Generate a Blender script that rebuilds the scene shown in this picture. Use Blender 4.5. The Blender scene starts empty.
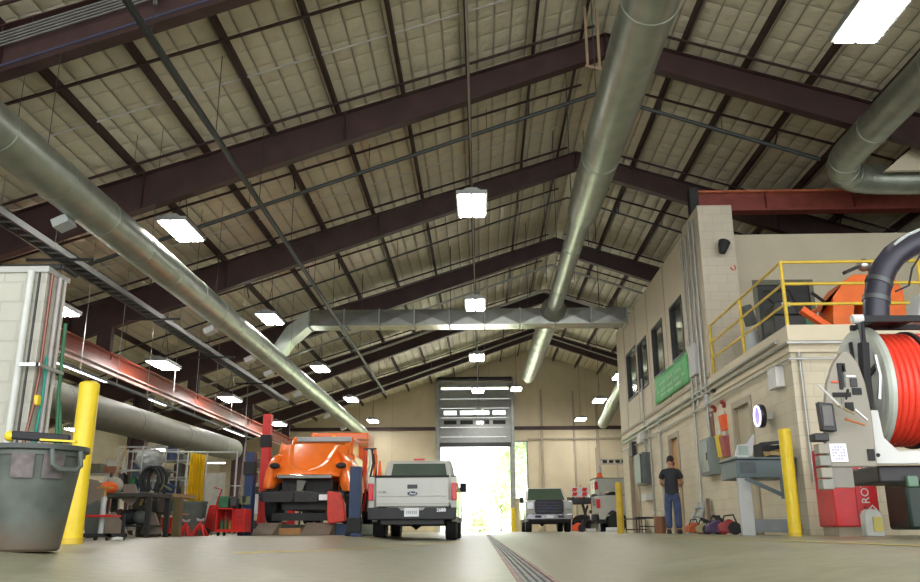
import bpy, bmesh, math, random
from mathutils import Vector, Matrix, Euler
random.seed(7)
PI = math.pi
SC = bpy.context.scene
COL = SC.collection
R = math.radians

# ------------------------------------------------------------------ materials
MATS = {}
def nt(name):
    m = bpy.data.materials.new(name); m.use_nodes = True
    t = m.node_tree; b = t.nodes['Principled BSDF']
    return m, t, b
def mat(name, col, rough=.5, metal=0., var=.12, scale=4., bump=0., bscale=40., emit=None, estr=0., spec=None, coat=0., stretch=None, alpha=None, trans=0.):
    """procedural material: base colour broken up by noise, optional bump"""
    if name in MATS: return MATS[name]
    m, t, b = nt(name)
    N = t.nodes; L = t.links
    tc = N.new('ShaderNodeTexCoord'); src = tc.outputs['Object']
    if stretch:
        mp = N.new('ShaderNodeMapping'); mp.inputs['Scale'].default_value = stretch
        L.new(src, mp.inputs['Vector']); src = mp.outputs['Vector']
    nz = N.new('ShaderNodeTexNoise'); nz.inputs['Scale'].default_value = scale; nz.inputs['Detail'].default_value = 4
    L.new(src, nz.inputs['Vector'])
    cr = N.new('ShaderNodeValToRGB')
    a = [max(0, c*(1-var)) for c in col]; z = [min(1, c*(1+var)) for c in col]
    cr.color_ramp.elements[0].position = .3; cr.color_ramp.elements[1].position = .7
    cr.color_ramp.elements[0].color = (*a, 1); cr.color_ramp.elements[1].color = (*z, 1)
    L.new(nz.outputs['Fac'], cr.inputs['Fac']); L.new(cr.outputs['Color'], b.inputs['Base Color'])
    b.inputs['Roughness'].default_value = rough; b.inputs['Metallic'].default_value = metal
    if coat: b.inputs['Coat Weight'].default_value = coat; b.inputs['Coat Roughness'].default_value = .08
    if trans: b.inputs['Transmission Weight'].default_value = trans
    if bump:
        n2 = N.new('ShaderNodeTexNoise'); n2.inputs['Scale'].default_value = bscale; L.new(src, n2.inputs['Vector'])
        bp = N.new('ShaderNodeBump'); bp.inputs['Strength'].default_value = bump; bp.inputs['Distance'].default_value = .02
        L.new(n2.outputs['Fac'], bp.inputs['Height']); L.new(bp.outputs['Normal'], b.inputs['Normal'])
    if emit:
        b.inputs['Emission Color'].default_value = (*emit, 1); b.inputs['Emission Strength'].default_value = estr
    MATS[name] = m
    return m
def block_mat(name, col, mortar, w=.4, h=.2, plane='xz', bump=.5, msize=.012, rough=.7, dirt=0.):
    m, t, b = nt(name); N = t.nodes; L = t.links
    tc = N.new('ShaderNodeTexCoord'); sp = N.new('ShaderNodeSeparateXYZ'); cb = N.new('ShaderNodeCombineXYZ')
    L.new(tc.outputs['Object'], sp.inputs[0])
    ad = N.new('ShaderNodeMath'); ad.operation = 'ADD'; L.new(sp.outputs['X'], ad.inputs[0]); L.new(sp.outputs['Y'], ad.inputs[1])
    L.new(ad.outputs[0], cb.inputs['X']); L.new(sp.outputs['Z'], cb.inputs['Y'])
    br = N.new('ShaderNodeTexBrick'); L.new(cb.outputs[0], br.inputs['Vector'])
    br.inputs['Scale'].default_value = 1; br.inputs['Brick Width'].default_value = w; br.inputs['Row Height'].default_value = h
    br.inputs['Mortar Size'].default_value = msize; br.inputs['Mortar Smooth'].default_value = .4
    br.inputs['Color1'].default_value = (*col, 1); br.inputs['Color2'].default_value = (*[c*.95 for c in col], 1); br.inputs['Mortar'].default_value = (*mortar, 1)
    nz = N.new('ShaderNodeTexNoise'); nz.inputs['Scale'].default_value = 1.3; nz.inputs['Detail'].default_value = 5; L.new(tc.outputs['Object'], nz.inputs['Vector'])
    mx = N.new('ShaderNodeMix'); mx.data_type = 'RGBA'; mx.blend_type = 'MULTIPLY'; mx.inputs['Factor'].default_value = .35 + dirt
    cr = N.new('ShaderNodeValToRGB'); cr.color_ramp.elements[0].position = .3; cr.color_ramp.elements[0].color = (.75, .73, .68, 1); cr.color_ramp.elements[1].position = .65
    L.new(nz.outputs['Fac'], cr.inputs['Fac']); L.new(br.outputs['Color'], mx.inputs[6]); L.new(cr.outputs['Color'], mx.inputs[7])
    L.new(mx.outputs[2], b.inputs['Base Color'])
    bp = N.new('ShaderNodeBump'); bp.inputs['Strength'].default_value = bump; bp.inputs['Distance'].default_value = .01; bp.invert = True
    L.new(br.outputs['Fac'], bp.inputs['Height']); L.new(bp.outputs['Normal'], b.inputs['Normal'])
    b.inputs['Roughness'].default_value = rough
    MATS[name] = m
    return m
def quilt_mat(name, col, plane='xy', w=.355, h=.62, bump=1.):
    """stapled insulation blanket: puffed squares with sunken stitched seams"""
    m, t, b = nt(name); N = t.nodes; L = t.links
    tc = N.new('ShaderNodeTexCoord'); sp = N.new('ShaderNodeSeparateXYZ'); L.new(tc.outputs['Object'], sp.inputs[0])
    def seam(ax, per):
        mu = N.new('ShaderNodeMath'); mu.operation = 'MULTIPLY'; mu.inputs[1].default_value = PI/per; L.new(sp.outputs[ax], mu.inputs[0])
        si = N.new('ShaderNodeMath'); si.operation = 'SINE'; L.new(mu.outputs[0], si.inputs[0])
        ab = N.new('ShaderNodeMath'); ab.operation = 'ABSOLUTE'; L.new(si.outputs[0], ab.inputs[0])
        pw = N.new('ShaderNodeMath'); pw.operation = 'POWER'; pw.inputs[1].default_value = .25 if ax == plane[0].upper() else .10; L.new(ab.outputs[0], pw.inputs[0])
        return pw
    a = seam(plane[0].upper(), w); c = seam(plane[1].upper(), h)
    mn = N.new('ShaderNodeMath'); mn.operation = 'MULTIPLY'; L.new(a.outputs[0], mn.inputs[0]); L.new(c.outputs[0], mn.inputs[1])
    nz = N.new('ShaderNodeTexNoise'); nz.inputs['Scale'].default_value = 3.5; nz.inputs['Detail'].default_value = 5; L.new(tc.outputs['Object'], nz.inputs['Vector'])
    ad = N.new('ShaderNodeMath'); ad.operation = 'MULTIPLY_ADD'; ad.inputs[1].default_value = .7; L.new(nz.outputs['Fac'], ad.inputs[0]); L.new(mn.outputs[0], ad.inputs[2])
    bp = N.new('ShaderNodeBump'); bp.inputs['Strength'].default_value = bump; bp.inputs['Distance'].default_value = .07
    L.new(ad.outputs[0], bp.inputs['Height']); L.new(bp.outputs['Normal'], b.inputs['Normal'])
    cr = N.new('ShaderNodeValToRGB'); cr.color_ramp.elements[0].position = .25; cr.color_ramp.elements[0].color = (*[k*.66 for k in col], 1)
    cr.color_ramp.elements[1].position = .75; cr.color_ramp.elements[1].color = (*col, 1)
    L.new(mn.outputs[0], cr.inputs['Fac'])
    n2 = N.new('ShaderNodeTexNoise'); n2.inputs['Scale'].default_value = .5; L.new(tc.outputs['Object'], n2.inputs['Vector'])
    mx = N.new('ShaderNodeMix'); mx.data_type = 'RGBA'; mx.blend_type = 'MULTIPLY'; mx.inputs['Factor'].default_value = .4
    L.new(cr.outputs['Color'], mx.inputs[6]); L.new(n2.outputs['Color'], mx.inputs[7])
    L.new(cr.outputs['Color'], b.inputs['Base Color'])
    b.inputs['Roughness'].default_value = .5; b.inputs['Specular IOR Level'].default_value = .6
    MATS[name] = m
    return m
def floor_mat():
    m, t, b = nt('concrete_floor'); N = t.nodes; L = t.links
    tc = N.new('ShaderNodeTexCoord')
    n1 = N.new('ShaderNodeTexNoise'); n1.inputs['Scale'].default_value = .9; n1.inputs['Detail'].default_value = 8; n1.inputs['Roughness'].default_value = .65
    n2 = N.new('ShaderNodeTexNoise'); n2.inputs['Scale'].default_value = 9; n2.inputs['Detail'].default_value = 6
    L.new(tc.outputs['Object'], n1.inputs['Vector']); L.new(tc.outputs['Object'], n2.inputs['Vector'])
    c1 = N.new('ShaderNodeValToRGB'); e = c1.color_ramp.elements
    e[0].position = .3; e[0].color = (.20, .195, .12, 1); e[1].position = .72; e[1].color = (.355, .35, .235, 1)
    L.new(n1.outputs['Fac'], c1.inputs['Fac'])
    c2 = N.new('ShaderNodeValToRGB'); e = c2.color_ramp.elements
    e[0].position = .35; e[0].color = (.78, .78, .76, 1); e[1].position = .6; e[1].color = (1, 1, 1, 1)
    L.new(n2.outputs['Fac'], c2.inputs['Fac'])
    mx = N.new('ShaderNodeMix'); mx.data_type = 'RGBA'; mx.blend_type = 'MULTIPLY'; mx.inputs['Factor'].default_value = .8
    L.new(c1.outputs['Color'], mx.inputs[6]); L.new(c2.outputs['Color'], mx.inputs[7]); L.new(mx.outputs[2], b.inputs['Base Color'])
    rr = N.new('ShaderNodeMapRange'); rr.inputs['To Min'].default_value = .22; rr.inputs['To Max'].default_value = .55
    L.new(n1.outputs['Fac'], rr.inputs['Value']); L.new(rr.outputs[0], b.inputs['Roughness'])
    bp = N.new('ShaderNodeBump'); bp.inputs['Strength'].default_value = .15; bp.inputs['Distance'].default_value = .01
    L.new(n2.outputs['Fac'], bp.inputs['Height']); L.new(bp.outputs['Normal'], b.inputs['Normal'])
    MATS['floor'] = m; return m
def glass_mat(name, col=(.1, .12, .11), rough=.06, alpha=.0):
    m, t, b = nt(name)
    b.inputs['Base Color'].default_value = (*col, 1); b.inputs['Roughness'].default_value = rough
    b.inputs['Specular IOR Level'].default_value = .8; b.inputs['Coat Weight'].default_value = .5
    nz = t.nodes.new('ShaderNodeTexNoise'); nz.inputs['Scale'].default_value = 1.5
    mr = t.nodes.new('ShaderNodeMapRange'); mr.inputs['To Min'].default_value = rough; mr.inputs['To Max'].default_value = rough+.08
    t.links.new(nz.outputs['Fac'], mr.inputs['Value']); t.links.new(mr.outputs[0], b.inputs['Roughness'])
    MATS[name] = m; return m
def clear_glass(name):
    m, t, b = nt(name)
    N = t.nodes; tr = N.new('ShaderNodeBsdfTransparent'); tr.inputs[0].default_value = (.93, .97, .95, 1)
    gl = N.new('ShaderNodeBsdfGlossy'); gl.inputs['Roughness'].default_value = .05
    fr = N.new('ShaderNodeFresnel'); mx = N.new('ShaderNodeMixShader')
    t.links.new(fr.outputs[0], mx.inputs[0]); t.links.new(tr.outputs[0], mx.inputs[1]); t.links.new(gl.outputs[0], mx.inputs[2])
    t.links.new(mx.outputs[0], N['Material Output'].inputs['Surface'])
    MATS[name] = m; return m

steel = mat('maroon_steel', (.050, .022, .019), .55, var=.25, scale=2, bump=.1)
steel2 = mat('maroon_purlin', (.042, .018, .016), .6, var=.2)
black_pipe = mat('black_pipe', (.03, .035, .032), .5)
galv = mat('galvanised_duct', (.40, .44, .38), .40, .82, var=.14, scale=3, bump=.06, bscale=6)
galv_s = mat('smooth_galvanised', (.36, .37, .33), .22, .9, var=.1)
galv_d = mat('dull_galvanised', (.30, .31, .29), .45, .6, var=.15)
conduit = mat('conduit_grey', (.38, .38, .35), .4, .6)
tan_panel = mat('tan_metal_panel', (.62, .55, .40), .55, var=.05, scale=1.5)
tan_dark = mat('tan_trim', (.40, .34, .24), .55, var=.08)
yellow = mat('safety_yellow', (.80, .58, .02), .38, var=.08, scale=7, bump=.06)
yellow_d = mat('worn_yellow', (.62, .43, .03), .45, var=.15)
orange = mat('truck_orange', (.98, .19, .016), .33, var=.06, coat=.5)
orange_p = mat('orange_plastic', (.92, .10, .02), .5)
red = mat('red_paint', (.62, .02, .015), .38, var=.12)
red_d = mat('dark_red', (.30, .03, .025), .5)
crane_red = mat('crane_beam_red', (.34, .075, .04), .38, var=.2, scale=1.5)
blue = mat('lift_blue', (.011, .032, .10), .42, var=.12)
white_p = mat('white_car_paint', (.52, .53, .48), .30, var=.03, coat=.6)
white = mat('white_enamel', (.66, .66, .64), .4, var=.04)
grey_p = mat('grey_plastic', (.10, .115, .105), .55, var=.15)
black = mat('black_rubber', (.018, .018, .02), .7, var=.2)
black_g = mat('black_gloss', (.02, .02, .025), .3)
dark = mat('dark_metal', (.05, .05, .05), .5, .5)
chrome = mat('chrome', (.75, .75, .75), .12, 1., var=.03)
alu = mat('aluminium', (.62, .63, .62), .3, .9, var=.06)
redlens = mat('red_lens', (.75, .03, .04), .2, var=.05)
clearlens = mat('headlamp_lens', (.55, .58, .6), .12, .3, var=.1)
amber = mat('amber_lens', (.95, .42, .02), .25, var=.05)
car_glass = glass_mat('car_glass', (.05, .085, .06))
off_glass = glass_mat('office_glass', (.035, .035, .03))
win_glass = clear_glass('window_glass')
plate = mat('plate_white', (.88, .9, .92), .4, var=.02)
ink = mat('ink_grey', (.25, .27, .32), .5, var=.05)
wood = mat('bench_wood', (.36, .23, .12), .6, var=.25, scale=8, stretch=(1, 8, 1))
grey_bench = mat('bench_grey_steel', (.10, .14, .15), .42, var=.1)
light_grey = mat('light_grey_steel', (.45, .48, .47), .45, var=.06)
panel_grey = mat('breaker_grey', (.22, .26, .25), .45, var=.06)
green_b = mat('green_banner', (.08, .48, .13), .5, var=.08)
green_t = mat('green_text', (.35, .70, .38), .5, var=.05)
green_c = mat('dark_green', (.03, .16, .07), .5)
teal = mat('teal_hose', (.0, .32, .24), .45)
copper = mat('copper_pipe', (.22, .09, .07), .35, .6)
skin = mat('skin', (.50, .27, .17), .5, var=.06)
shirt = mat('black_shirt', (.025, .027, .035), .8, var=.2, bump=.3, bscale=25)
jeans = mat('blue_jeans', (.055, .08, .17), .8, var=.25, scale=9, bump=.3)
curtain = mat('yellow_curtain', (.90, .60, .02), .3, var=.12, trans=.15)
cardboard = mat('brown_sheet', (.24, .19, .15), .6, var=.15)
redhose = mat('red_hose', (.86, .06, .03), .38, var=.08)
panel_beige = mat('control_panel_beige', (.30, .275, .22), .45, var=.06)
purple = mat('purple_neon_face', (.15, .10, .55), .3, emit=(.22, .15, 1.), estr=.9)
neon = mat('neon_tube', (.8, .8, 1), .3, emit=(.6, .55, 1.), estr=2.2)
lampm = mat('fluorescent_diffuser', (.9, .9, .9), .5, emit=(1., .97, .93), estr=34)
floor_m = floor_mat()
ceil_m = quilt_mat('roof_insulation', (.66, .61, .45))
cmu_x = block_mat('cmu_cream_x', (.74, .67, .50), (.62, .56, .42), plane='yz', bump=.3, msize=.008)
cmu_y = block_mat('cmu_cream_y', (.68, .62, .47), (.55, .50, .38), plane='xz', bump=.3, msize=.008)
cmu_w = block_mat('cmu_white', (.54, .53, .46), (.48, .47, .41), w=.4, h=.203, plane='xz', msize=.014)
leaf = mat('foliage', (.48, .60, .34), .6, var=.5, scale=3)
leaf2 = mat('foliage_light', (.58, .70, .45), .6, var=.4, scale=3)
bark = mat('bark', (.16, .12, .08), .8)
grass = mat('grass_ground', (.35, .48, .22), .8, var=.4, scale=2)
yard = mat('pale_concrete', (.70, .69, .64), .6, var=.06)
hivis = mat('hi_vis_orange', (1., .14, .02), .6)
hvgreen = mat('olive_tools', (.14, .16, .07), .6)

def bin_mat():
    m = mat('bin_grey', (.085,.10,.085), .5, var=.35, scale=5, bump=.15, bscale=12); t = m.node_tree; N = t.nodes; L = t.links; b = N['Principled BSDF']
    src = b.inputs['Base Color'].links[0].from_socket
    tc = N.new('ShaderNodeTexCoord'); sp = N.new('ShaderNodeSeparateXYZ'); L.new(tc.outputs['Object'], sp.inputs[0])
    nz = N.new('ShaderNodeTexNoise'); nz.inputs['Scale'].default_value = 7; nz.inputs['Detail'].default_value = 6; L.new(tc.outputs['Object'], nz.inputs['Vector'])
    a = N.new('ShaderNodeMath'); a.operation = 'MULTIPLY_ADD'; a.inputs[1].default_value = .28; L.new(nz.outputs['Fac'], a.inputs[0]); L.new(sp.outputs['Z'], a.inputs[2])
    mr = N.new('ShaderNodeMapRange'); mr.inputs['From Min'].default_value = .36; mr.inputs['From Max'].default_value = .18; L.new(a.outputs[0], mr.inputs['Value'])
    mx = N.new('ShaderNodeMix'); mx.data_type = 'RGBA'; L.new(mr.outputs[0], mx.inputs['Factor']); L.new(src, mx.inputs[6]); mx.inputs[7].default_value = (.11,.08,.055,1)
    L.new(mx.outputs[2], b.inputs['Base Color']); return m
# ------------------------------------------------------------------ mesh builder
class MB:
    def __init__(s): s.v = []; s.f = []
    def add(s, vs, fs):
        n = len(s.v); s.v += [tuple(v) for v in vs]; s.f += [tuple(i+n for i in f) for f in fs]; return s
    def box(s, x0, x1, y0, y1, z0, z1):
        return s.add([(x0,y0,z0),(x1,y0,z0),(x1,y1,z0),(x0,y1,z0),(x0,y0,z1),(x1,y0,z1),(x1,y1,z1),(x0,y1,z1)],
                     [(0,3,2,1),(4,5,6,7),(0,1,5,4),(1,2,6,5),(2,3,7,6),(3,0,4,7)])
    def obox(s, c, size, rot=(0,0,0)):
        m = Euler(rot).to_matrix(); c = Vector(c); hx, hy, hz = [k/2 for k in size]
        P = [c + m @ Vector(p) for p in ((-hx,-hy,-hz),(hx,-hy,-hz),(hx,hy,-hz),(-hx,hy,-hz),(-hx,-hy,hz),(hx,-hy,hz),(hx,hy,hz),(-hx,hy,hz))]
        return s.add(P, [(0,3,2,1),(4,5,6,7),(0,1,5,4),(1,2,6,5),(2,3,7,6),(3,0,4,7)])
    def bar(s, p0, p1, w, h, up=(0,0,1)):
        """rectangular bar between two points, w across, h along up"""
        p0, p1 = Vector(p0), Vector(p1); d = (p1-p0).normalized(); up = Vector(up)
        sx = d.cross(up)
        if sx.length < 1e-4: sx = d.cross(Vector((1,0,0)))
        sx.normalize(); u = sx.cross(d).normalized(); a = sx*(w/2); b = u*(h/2)
        P = [p0-a-b, p0+a-b, p0+a+b, p0-a+b, p1-a-b, p1+a-b, p1+a+b, p1-a+b]
        return s.add(P, [(0,1,2,3),(7,6,5,4),(0,4,5,1),(1,5,6,2),(2,6,7,3),(3,7,4,0)])
    def cyl(s, p0, p1, r, r2=None, n=16, caps=True):
        return s.tube([p0, p1], [r, r if r2 is None else r2], n, caps)
    def tube(s, pts, r, n=10, caps=True, closed=False):
        pts = [Vector(p) for p in pts]; rs = r if isinstance(r, (list, tuple)) else [r]*len(pts)
        b = len(s.v); k = len(pts)
        t0 = (pts[1]-pts[0]).normalized(); ref = Vector((0,0,1)) if abs(t0.z) < .9 else Vector((1,0,0))
        nrm = t0.cross(ref).normalized()
        for i, p in enumerate(pts):
            if closed: t = pts[(i+1) % k]-pts[i-1]
            else: t = pts[min(i+1,k-1)]-pts[max(i-1,0)]
            t.normalize()
            nrm = (nrm - t*nrm.dot(t)).normalized(); bi = t.cross(nrm)
            for j in range(n):
                a = 2*PI*j/n; s.v.append(tuple(p + (nrm*math.cos(a)+bi*math.sin(a))*rs[i]))
        for i in range(k if closed else k-1):
            i2 = (i+1) % k
            for j in range(n):
                s.f.append((b+i*n+j, b+i*n+(j+1)%n, b+i2*n+(j+1)%n, b+i2*n+j))
        if caps and not closed:
            s.f.append(tuple(b+j for j in range(n-1,-1,-1))); s.f.append(tuple(b+(k-1)*n+j for j in range(n)))
        return s
    def lathe(s, prof, c=(0,0,0), axis='z', n=24, sx=1., sy=1.):
        """prof list of (r, h)"""
        b = len(s.v); k = len(prof)
        for r, h in prof:
            for j in range(n):
                a = 2*PI*j/n; x, y = r*math.cos(a)*sx, r*math.sin(a)*sy
                p = {'z': (x,y,h), 'x': (h,x,y), 'y': (y,h,x)}[axis]
                s.v.append((c[0]+p[0], c[1]+p[1], c[2]+p[2]))
        for i in range(k-1):
            for j in range(n):
                s.f.append((b+i*n+j, b+i*n+(j+1)%n, b+(i+1)*n+(j+1)%n, b+(i+1)*n+j))
        if prof[0][0] > 1e-5: s.f.append(tuple(b+j for j in range(n-1,-1,-1)))
        if prof[-1][0] > 1e-5: s.f.append(tuple(b+(k-1)*n+j for j in range(n)))
        return s
    def prism(s, poly, axis, a0, a1):
        """poly 2-D points; axis 'x': (y,z); 'y': (x,z); 'z': (x,y)"""
        f = {'x': lambda u,v,a:(a,u,v), 'y': lambda u,v,a:(u,a,v), 'z': lambda u,v,a:(u,v,a)}[axis]
        n = len(poly)
        vs = [f(u,v,a0) for u,v in poly]+[f(u,v,a1) for u,v in poly]
        fs = [tuple(range(n))[::-1], tuple(range(n,2*n))]+[(i,(i+1)%n,n+(i+1)%n,n+i) for i in range(n)]
        return s.add(vs, fs)
    def loft(s, rings, caps=True):
        b = len(s.v); n = len(rings[0])
        for rg in rings: s.v += [tuple(p) for p in rg]
        for i in range(len(rings)-1):
            for j in range(n):
                s.f.append((b+i*n+j, b+i*n+(j+1)%n, b+(i+1)*n+(j+1)%n, b+(i+1)*n+j))
        if caps: s.f.append(tuple(b+j for j in range(n-1,-1,-1))); s.f.append(tuple(b+(len(rings)-1)*n+j for j in range(n)))
        return s
    def sphere(s, c, r, n=14, m=8, sc=(1,1,1)):
        prof = []
        b = len(s.v)
        for i in range(m+1):
            ph = PI*i/m
            for j in range(n):
                a = 2*PI*j/n
                s.v.append((c[0]+r*sc[0]*math.sin(ph)*math.cos(a), c[1]+r*sc[1]*math.sin(ph)*math.sin(a), c[2]-r*sc[2]*math.cos(ph)))
        for i in range(m):
            for j in range(n): s.f.append((b+i*n+j, b+i*n+(j+1)%n, b+(i+1)*n+(j+1)%n, b+(i+1)*n+j))
        return s
    def grid(s, fn, nu, nv):
        b = len(s.v)
        for i in range(nu+1):
            for j in range(nv+1): s.v.append(tuple(fn(i/nu, j/nv)))
        for i in range(nu):
            for j in range(nv):
                a = b+i*(nv+1)+j; s.f.append((a, a+1, a+nv+2, a+nv+1))
        return s
    def xf(s, m):
        s.v = [tuple(m @ Vector(v)) for v in s.v]; return s
    def build(s, name, m, parent=None, local=False, bevel=0., smooth=True, label=None, cat=None, group=None, kind=None, angle=35, solid=0.):
        me = bpy.data.meshes.new(name); vs = [Vector(v) for v in s.v]
        if parent is not None and not local:
            off = world_loc(parent); vs = [v-off for v in vs]; loc = Vector((0,0,0))
        elif parent is None and not local and kind != 'structure':
            lo = Vector([min(v[i] for v in vs) for i in range(3)]); hi = Vector([max(v[i] for v in vs) for i in range(3)])
            loc = Vector(((lo.x+hi.x)/2, (lo.y+hi.y)/2, lo.z)); vs = [v-loc for v in vs]
        else: loc = Vector((0,0,0))
        me.from_pydata(vs, [], s.f)
        bm = bmesh.new(); bm.from_mesh(me)
        bmesh.ops.remove_doubles(bm, verts=bm.verts, dist=1e-5)
        bmesh.ops.recalc_face_normals(bm, faces=bm.faces); bm.to_mesh(me); bm.free()
        if smooth:
            me.polygons.foreach_set('use_smooth', [True]*len(me.polygons)); me.set_sharp_from_angle(angle=R(angle))
        me.materials.append(m)
        o = bpy.data.objects.new(name, me); COL.objects.link(o); o.location = loc
        if parent is not None: o.parent = parent
        if solid:
            md = o.modifiers.new('solid', 'SOLIDIFY'); md.thickness = solid; md.offset = 0
        if bevel:
            md = o.modifiers.new('bevel', 'BEVEL'); md.width = bevel; md.segments = 2; md.limit_method = 'ANGLE'; md.angle_limit = R(40)
        if label: o['label'] = label
        if cat: o['category'] = cat
        if group: o['group'] = group
        if kind: o['kind'] = kind
        return o
def build_split(s, name, m, parent=None, **k):
    # one object per loose piece
    n = len(s.v); par = list(range(n))
    def find(i):
        while par[i] != i: par[i] = par[par[i]]; i = par[i]
        return i
    for f in s.f:
        a = find(f[0])
        for q in f[1:]:
            b_ = find(q)
            if b_ != a: par[b_] = a
    gr = {}
    for f in s.f: gr.setdefault(find(f[0]), []).append(f)
    out = []
    for fs in gr.values():
        m2 = MB(); mp = {}
        for f in fs:
            for q in f:
                if q not in mp: mp[q] = len(m2.v); m2.v.append(s.v[q])
        m2.f = [tuple(mp[q] for q in f) for f in fs]
        out.append(m2.build(name, m, parent, **k))
    return out
MB.split = build_split
def world_loc(o):
    v = Vector(o.location)
    p = o.parent
    while p is not None: v = v + Vector(p.location); p = p.parent
    return v
def thing(name, label, cat, loc=(0,0,0), rz=0, group=None):
    o = bpy.data.objects.new(name, None); COL.objects.link(o); o.empty_display_size = .2
    o.location = loc; o.rotation_euler = (0,0,rz); o['label'] = label; o['category'] = cat
    if group: o['group'] = group
    return o
def dup(root, loc, label, rz=None, group=None):
    def cp(o, par):
        c = o.copy(); COL.objects.link(c)
        if par is not None: c.parent = par
        for ch in list(o.children): cp(ch, c)
        return c
    r = cp(root, None); r.location = loc; r['label'] = label
    if rz is not None: r.rotation_euler = (0,0,rz)
    if group: r['group'] = group
    return r
def struct(name, mb, m, parent=None, **k): return mb.build(name, m, parent, kind=None if parent else 'structure', **k)
def text(s, size, m, name, parent, loc, rot, depth=.002, shear=0, label=None):
    cu = bpy.data.curves.new('t', 'FONT'); cu.body = s; cu.size = size; cu.extrude = depth; cu.align_x = 'CENTER'; cu.align_y = 'CENTER'; cu.shear = shear
    cu.resolution_u = 3
    to = bpy.data.objects.new('t', cu); me = bpy.data.meshes.new_from_object(to)
    me.materials.clear(); me.materials.append(m)
    bpy.data.objects.remove(to); bpy.data.curves.remove(cu)
    me.transform(Matrix.Translation(loc) @ Euler(rot).to_matrix().to_4x4())
    o = bpy.data.objects.new(name, me); COL.objects.link(o); o.parent = parent
    if label: o['label'] = label
    return o
ORD = ['first','second','third','fourth','fifth','sixth','seventh','eighth','ninth','tenth','eleventh','twelfth','thirteenth','fourteenth','fifteenth']
# ------------------------------------------------------------------ camera
cam = bpy.data.cameras.new('camera'); co = bpy.data.objects.new('camera', cam); COL.objects.link(co)
cam.sensor_width = 36; cam.lens = 840/920*36; cam.clip_start = .02; cam.clip_end = 400
co.matrix_world = Matrix.Translation((0,0,.22)) @ Matrix.Rotation(R(1.4139),4,'Z') @ Matrix.Rotation(R(90+15.888),4,'X') @ Matrix.Rotation(R(-.25),4,'Z')
SC.camera = co
SC.view_settings.view_transform = 'Standard'; SC.view_settings.look = 'None'; SC.view_settings.gamma = 1; SC.view_settings.exposure = .95
SC.view_settings.use_curve_mapping = False
# world: bright overcast sky with a warm-white tone
w = bpy.data.worlds.new('sky'); SC.world = w; w.use_nodes = True
bg = w.node_tree.nodes['Background']
tcw = w.node_tree.nodes.new('ShaderNodeTexCoord'); nzw = w.node_tree.nodes.new('ShaderNodeTexNoise'); nzw.inputs['Scale'].default_value = 2
w.node_tree.links.new(tcw.outputs['Generated'], nzw.inputs['Vector'])
crw = w.node_tree.nodes.new('ShaderNodeValToRGB'); crw.color_ramp.elements[0].color = (.86,.92,1,1); crw.color_ramp.elements[1].color = (1,1,.98,1)
w.node_tree.links.new(nzw.outputs['Fac'], crw.inputs['Fac']); w.node_tree.links.new(crw.outputs['Color'], bg.inputs['Color'])
bg.inputs['Strength'].default_value = 2.0
sun = bpy.data.lights.new('sun', 'SUN'); sun.energy = 26; sun.angle = R(3); sun.color = (1,.96,.88)
so = bpy.data.objects.new('sun', sun); COL.objects.link(so); so.rotation_euler = (R(-12), R(50), 0)

RX = 2.85            # ridge x
XL, XR, YB, YF = -16., 20., 52., -3.5
def ztop(x): return 10.85-.32*abs(x-RX)       # top of rafters
def zbot(x): return 10.32-.35*abs(x-RX)       # underside of rafters
def zroof(x): return ztop(x)+.22

# ------------------------------------------------------------------ floor
def fz(x):
    def ease(t): t = max(0,min(1,t)); return t*t*(3-2*t)
    if x < 0: return .12*ease((-1.5-x)/1.8)
    return .12*ease((x-.55)/1.35)
mb = MB(); xs = [XL,-10,-6,-4]+[-3.4+.2*i for i in range(12)]+[-.9,-.5,-.1,.155]
xs2 = [.325,.55]+[.7+.15*i for i in range(9)]+[3,5,9,14,XR]
def strip(mb, xs, y0, y1):
    for a, b in zip(xs, xs[1:]):
        mb.add([(a,y0,fz(a)),(b,y0,fz(b)),(b,y1,fz(b)),(a,y1,fz(a)),(a,y0,-.25),(b,y0,-.25),(b,y1,-.25),(a,y1,-.25)], [(0,1,2,3),(7,6,5,4),(0,4,5,1),(3,2,6,7)])
strip(mb, xs, YF, YB); strip(mb, xs2, YF, YB)
mb.box(.155,.325,YF,YB,-.25,-.08)
struct('floor', mb, floor_m, smooth=False)
# trench drain with a slotted grate
td = thing('trench_drain', 'long grated trench drain running down the concrete floor to the big door', 'drain', (.24,20,-.08))
f = MB(); f.box(.150,.172,YF+.2,51.2,-.08,.004); f.box(.308,.330,YF+.2,51.2,-.08,.004)
f.build('frame', mat('drain_edge', (.30,.19,.17), .6, var=.3), td)
g = MB()
for x in (.178,.212,.246,.280): g.box(x, x+.020, YF+.3, 51.1, -.03, .0)
y = YF+.3
while y < 51: g.box(.176,.304,y,y+.03,-.028,-.004); y += .16
g.build('grate', mat('grate_iron', (.20,.20,.19), .5, .5, var=.2), td)
# painted floor lines
for i, (a, b, n) in enumerate((((-.35,17.9),(-2.15,7.6),'trim_1'),((2.5,5.0),(2.56,12.6),'trim_2'))):
    a = Vector((*a,0)); b = Vector((*b,0)); d = (b-a).normalized(); s = Vector((-d.y,d.x,0))*.05; mb = MB(); K = 24
    for k in range(K):
        p = a+(b-a)*k/K; q = a+(b-a)*(k+1)/K
        P = [p-s,p+s,q+s,q-s]
        mb.add([(v.x,v.y,fz(v.x)+.004) for v in P], [(0,1,2,3)])
    struct(n, mb, mat('line_yellow', (.62,.50,.10), .6, var=.25, scale=3), smooth=False)
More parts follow.
